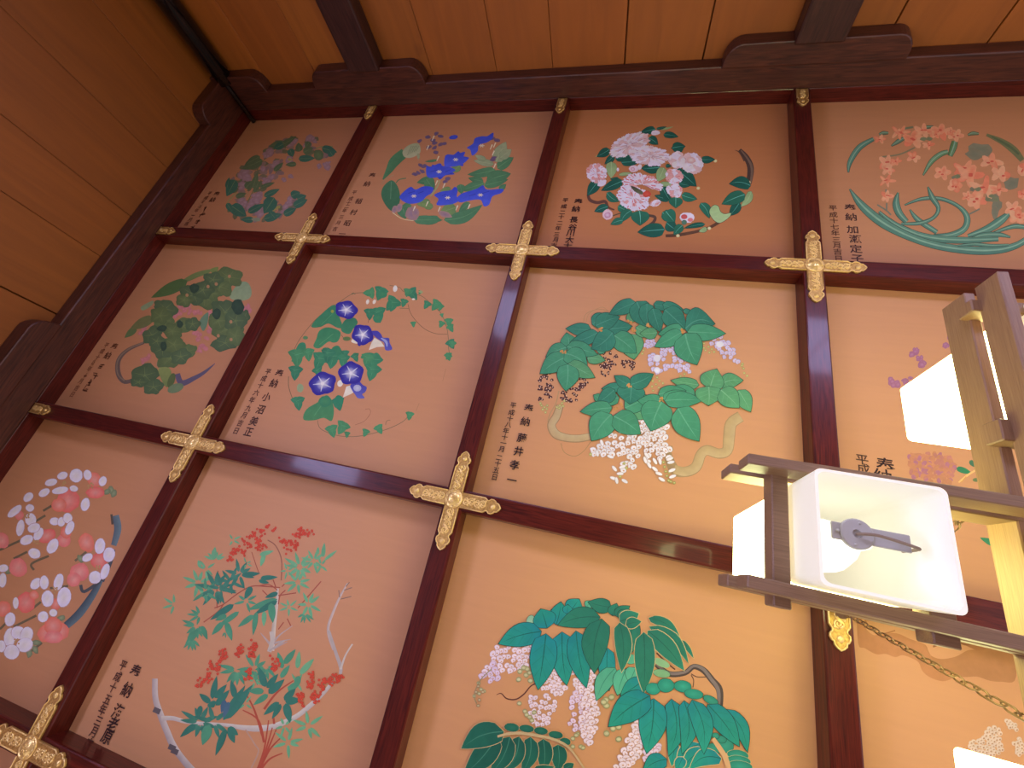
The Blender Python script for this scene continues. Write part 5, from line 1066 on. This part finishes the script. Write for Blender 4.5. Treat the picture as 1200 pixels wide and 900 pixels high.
# ------------------------------------------------------------------ hanging lamp: two tiers of crossed rails, flared white shades, chains
D = lambda d: d - 1.2175               # height given as distance above the camera -> relative to beam undersides
LX, LY = 2.04, 0.960
lamp = empty('hanging_lamp', (LX, LY, ZB))
tag(lamp, 'wooden hanging lamp of crossed rails with glowing flared white shades on bronze chains', 'lamp', kind='thing')
def L3(x, y, d): return Vector((x - LX, y - LY, D(d)))
def lbox(name, x0, x1, y0, y1, d0, d1, mt, bev=.0015):
    bm = bmesh.new(); a, b = L3(x0, y0, d0), L3(x1, y1, d1); box(bm, a.x, b.x, a.y, b.y, a.z, b.z, bev, 1); return obj(name, bm, mt, lamp)
XA, XE, YA, YE = 1.607, 2.473, 0.553, 1.367
for d0, d1 in ((.58, .620), (.638, .684)):
    e = 0 if d0 < .6 else -.006
    for y0, y1 in ((.881, .895), (1.030, 1.045)): lbox('rail', XA + e, XE - e, y0, y1, d0, d1, M['rail_x'])
    for x0, x1 in ((1.927, 1.941), (2.139, 2.153)): lbox('rail', x0, x1, YA + e, YE - e, d0 + .0006, d1 + .0006, M['rail_y'])
for x0, x1 in ((1.646, 1.666), (1.806, 1.832), (2.248, 2.274), (2.414, 2.434)): lbox('crosspiece', x0, x1, .870, 1.057, .614, .644, M['rail_x'])
for y0, y1 in ((.578, .598), (.768, .798), (1.122, 1.152), (1.322, 1.342)): lbox('crosspiece', 1.915, 2.165, y0, y1, .615, .643, M['rail_y'])
M['shade_lit'] = emis('lit_milk_acrylic', LAMP_C, LAMP_E, (0.85, 0.85, 0.82))
M['shade_rim'] = emis('milk_acrylic_lower_edge', (1.0, 0.96, 0.72), RIM_E, (0.80, 0.78, 0.62))
M['shade_in'] = emis('milk_acrylic_inner_side', (1.0, 0.97, 0.86), INN_E, (0.82, 0.81, 0.70))
M['bulb'] = emis('lit_bulb', BULB_C, BULB_S)
def rrect(h, r, n=5):
    pts = []
    for cx, cy, a0 in ((h-r, h-r, 0), (-h+r, h-r, 90), (-h+r, -h+r, 180), (h-r, -h+r, 270)):
        for k in range(n + 1):
            t = math.radians(a0 + 90*k/n); pts.append((cx + r*math.cos(t), cy + r*math.sin(t)))
    return pts
def make_shade(x, y):
    bm = bmesh.new(); db, dm, dt = .552, .640, .895
    hb, ht = .0655, .0575
    hm = hb + (ht - hb)*(dm - db)/(dt - db)
    def ring(h, d, r=.008): return [bm.verts.new((p[0], p[1], d - db)) for p in rrect(h, r)]
    th = .0035
    O = [ring(hb, db), ring(hm, dm), ring(ht, dt)]; I = [ring(hb - th, db), ring(hm - th, dm), ring(ht - th, dt)]
    n = len(O[0])
    def band(A, B, mi):
        for k in range(n):
            f = bm.faces.new((A[k], A[(k+1) % n], B[(k+1) % n], B[k])); f.material_index = mi; f.smooth = False
    band(O[0], O[1], 1); band(O[1], O[2], 0); band(I[1], I[0], 2); band(I[2], I[1], 2); band(I[0], O[0], 1); band(O[2], I[2], 0)
    s_ = obj('lamp_shade', bm, [M['shade_lit'], M['shade_rim'], M['shade_in']], lamp); s_.location = L3(x, y, db)
    # socket plate across the opening, its round hub, the cord and the bulb above
    bm = bmesh.new(); zz = .020
    box(bm, -.042, .036, -.0098, .0098, zz, zz + .003, .0008, 1)
    lathe(bm, [(.0172, .003), (.0172, -.001), (.0160, -.002), (.0048, -.002), (.0042, .001)], (-.017, 0, zz), 28)
    for qx, qy in ((-.0365, 0), (.028, 0), (-.020, .0125), (-.014, -.0125)): lathe(bm, [(.0018, 0), (.0015, -.0022), (.0008, -.0028)], (qx, qy, zz - .0005), 8)
    obj('socket_plate', bm, M['grey_metal'], s_)
    bm = bmesh.new(); pts = smooth_pts([(-.017, 0, zz + .002), (-.014, 0, zz - .006), (-.002, -.001, zz - .009), (.018, .001, zz - .008), (.036, .003, zz - .004), (.043, .004, zz + .001), (.044, .004, zz + .03)], 5)
    tube(bm, pts, .0018, 8); obj('cord', bm, M['cord'], s_, True)
    bm = bmesh.new(); lathe(bm, [(.012, .004), (.013, .03), (.026, .06), (.034, .09), (.034, .115), (.026, .142), (.012, .156), (.002, .160)], (-.010, .004, zz), 20); obj('bulb', bm, M['bulb'], s_, True)
    return s_
make_shade(1.736, .961); make_shade(2.040, .642); make_shade(2.040, 1.238); make_shade(2.343, .961)
# chains from the rail crossings to the hook at the coffer crossing
def chain(p0, p1):
    bm = bmesh.new(); p0, p1 = Vector(p0), Vector(p1); d = (p1 - p0); n = max(2, int(round(d.length / .024))); dr = d.normalized()
    s0 = dr.cross(Vector((.3, .7, .2))).normalized(); s1 = dr.cross(s0)
    for i in range(n):
        c = p0 + d*((i + .5)/n); sd = s0 if i % 2 == 0 else s1; l, w = d.length/n*.62, .0052; pts = []
        for k in range(14):
            t = 2*math.pi*k/14; ex = math.cos(t); pts.append(c + dr*(l*.62*ex + (l*.38 if ex > 0 else -l*.38)) + sd*(w*math.sin(t)))
        tube(bm, pts, .0014, 6, True)
    return obj('chain', bm, M['bronze'], lamp, True)
hk = L3(1.994, 1.016, 1.194)
for x, y in ((1.934, 1.112), (1.934, .86)): chain(L3(x, y, .682), hk)
bm = bmesh.new(); tube(bm, [hk + Vector((.009*math.cos(t/8*5.2 - 1), 0, .009*math.sin(t/8*5.2 - 1))) for t in range(9)], .0025, 8)
lathe(bm, [(.014, .011), (.014, .006), (.004, .004), (.003, -.002)], (hk.x, hk.y, D(1.2175) - .0235), 16); obj('hook', bm, M['bronze'], lamp, True)

# ------------------------------------------------------------------ light
w = bpy.data.worlds.new('world'); SC.world = w; w.use_nodes = True
bg = w.node_tree.nodes['Background']; bg.inputs['Color'].default_value = (*WORLD_C, 1); bg.inputs['Strength'].default_value = WORLD_S
def lamp_light(name, loc, e, c, r):
    l = bpy.data.lights.new(name, 'POINT'); l.energy = e; l.color = c; l.shadow_soft_size = r
    o = bpy.data.objects.new(name, l); COL.objects.link(o); o.location = loc; return o
# the hall's other pendant lamps, behind and to the right of the camera
for x, y, z, e, c in HALL: lamp_light('pendant_light', (x, y, Z(z)), e, c, .12)
SC.view_settings.view_transform = 'Standard'; SC.view_settings.look = 'None'
SC.view_settings.exposure = EXPO; SC.view_settings.gamma = 1.0; SC.view_settings.use_curve_mapping = False
SC.cycles.max_bounces = 6; SC.cycles.diffuse_bounces = 4; SC.cycles.glossy_bounces = 3; SC.cycles.sample_clamp_indirect = 4.0
SC.cycles.use_denoising = True
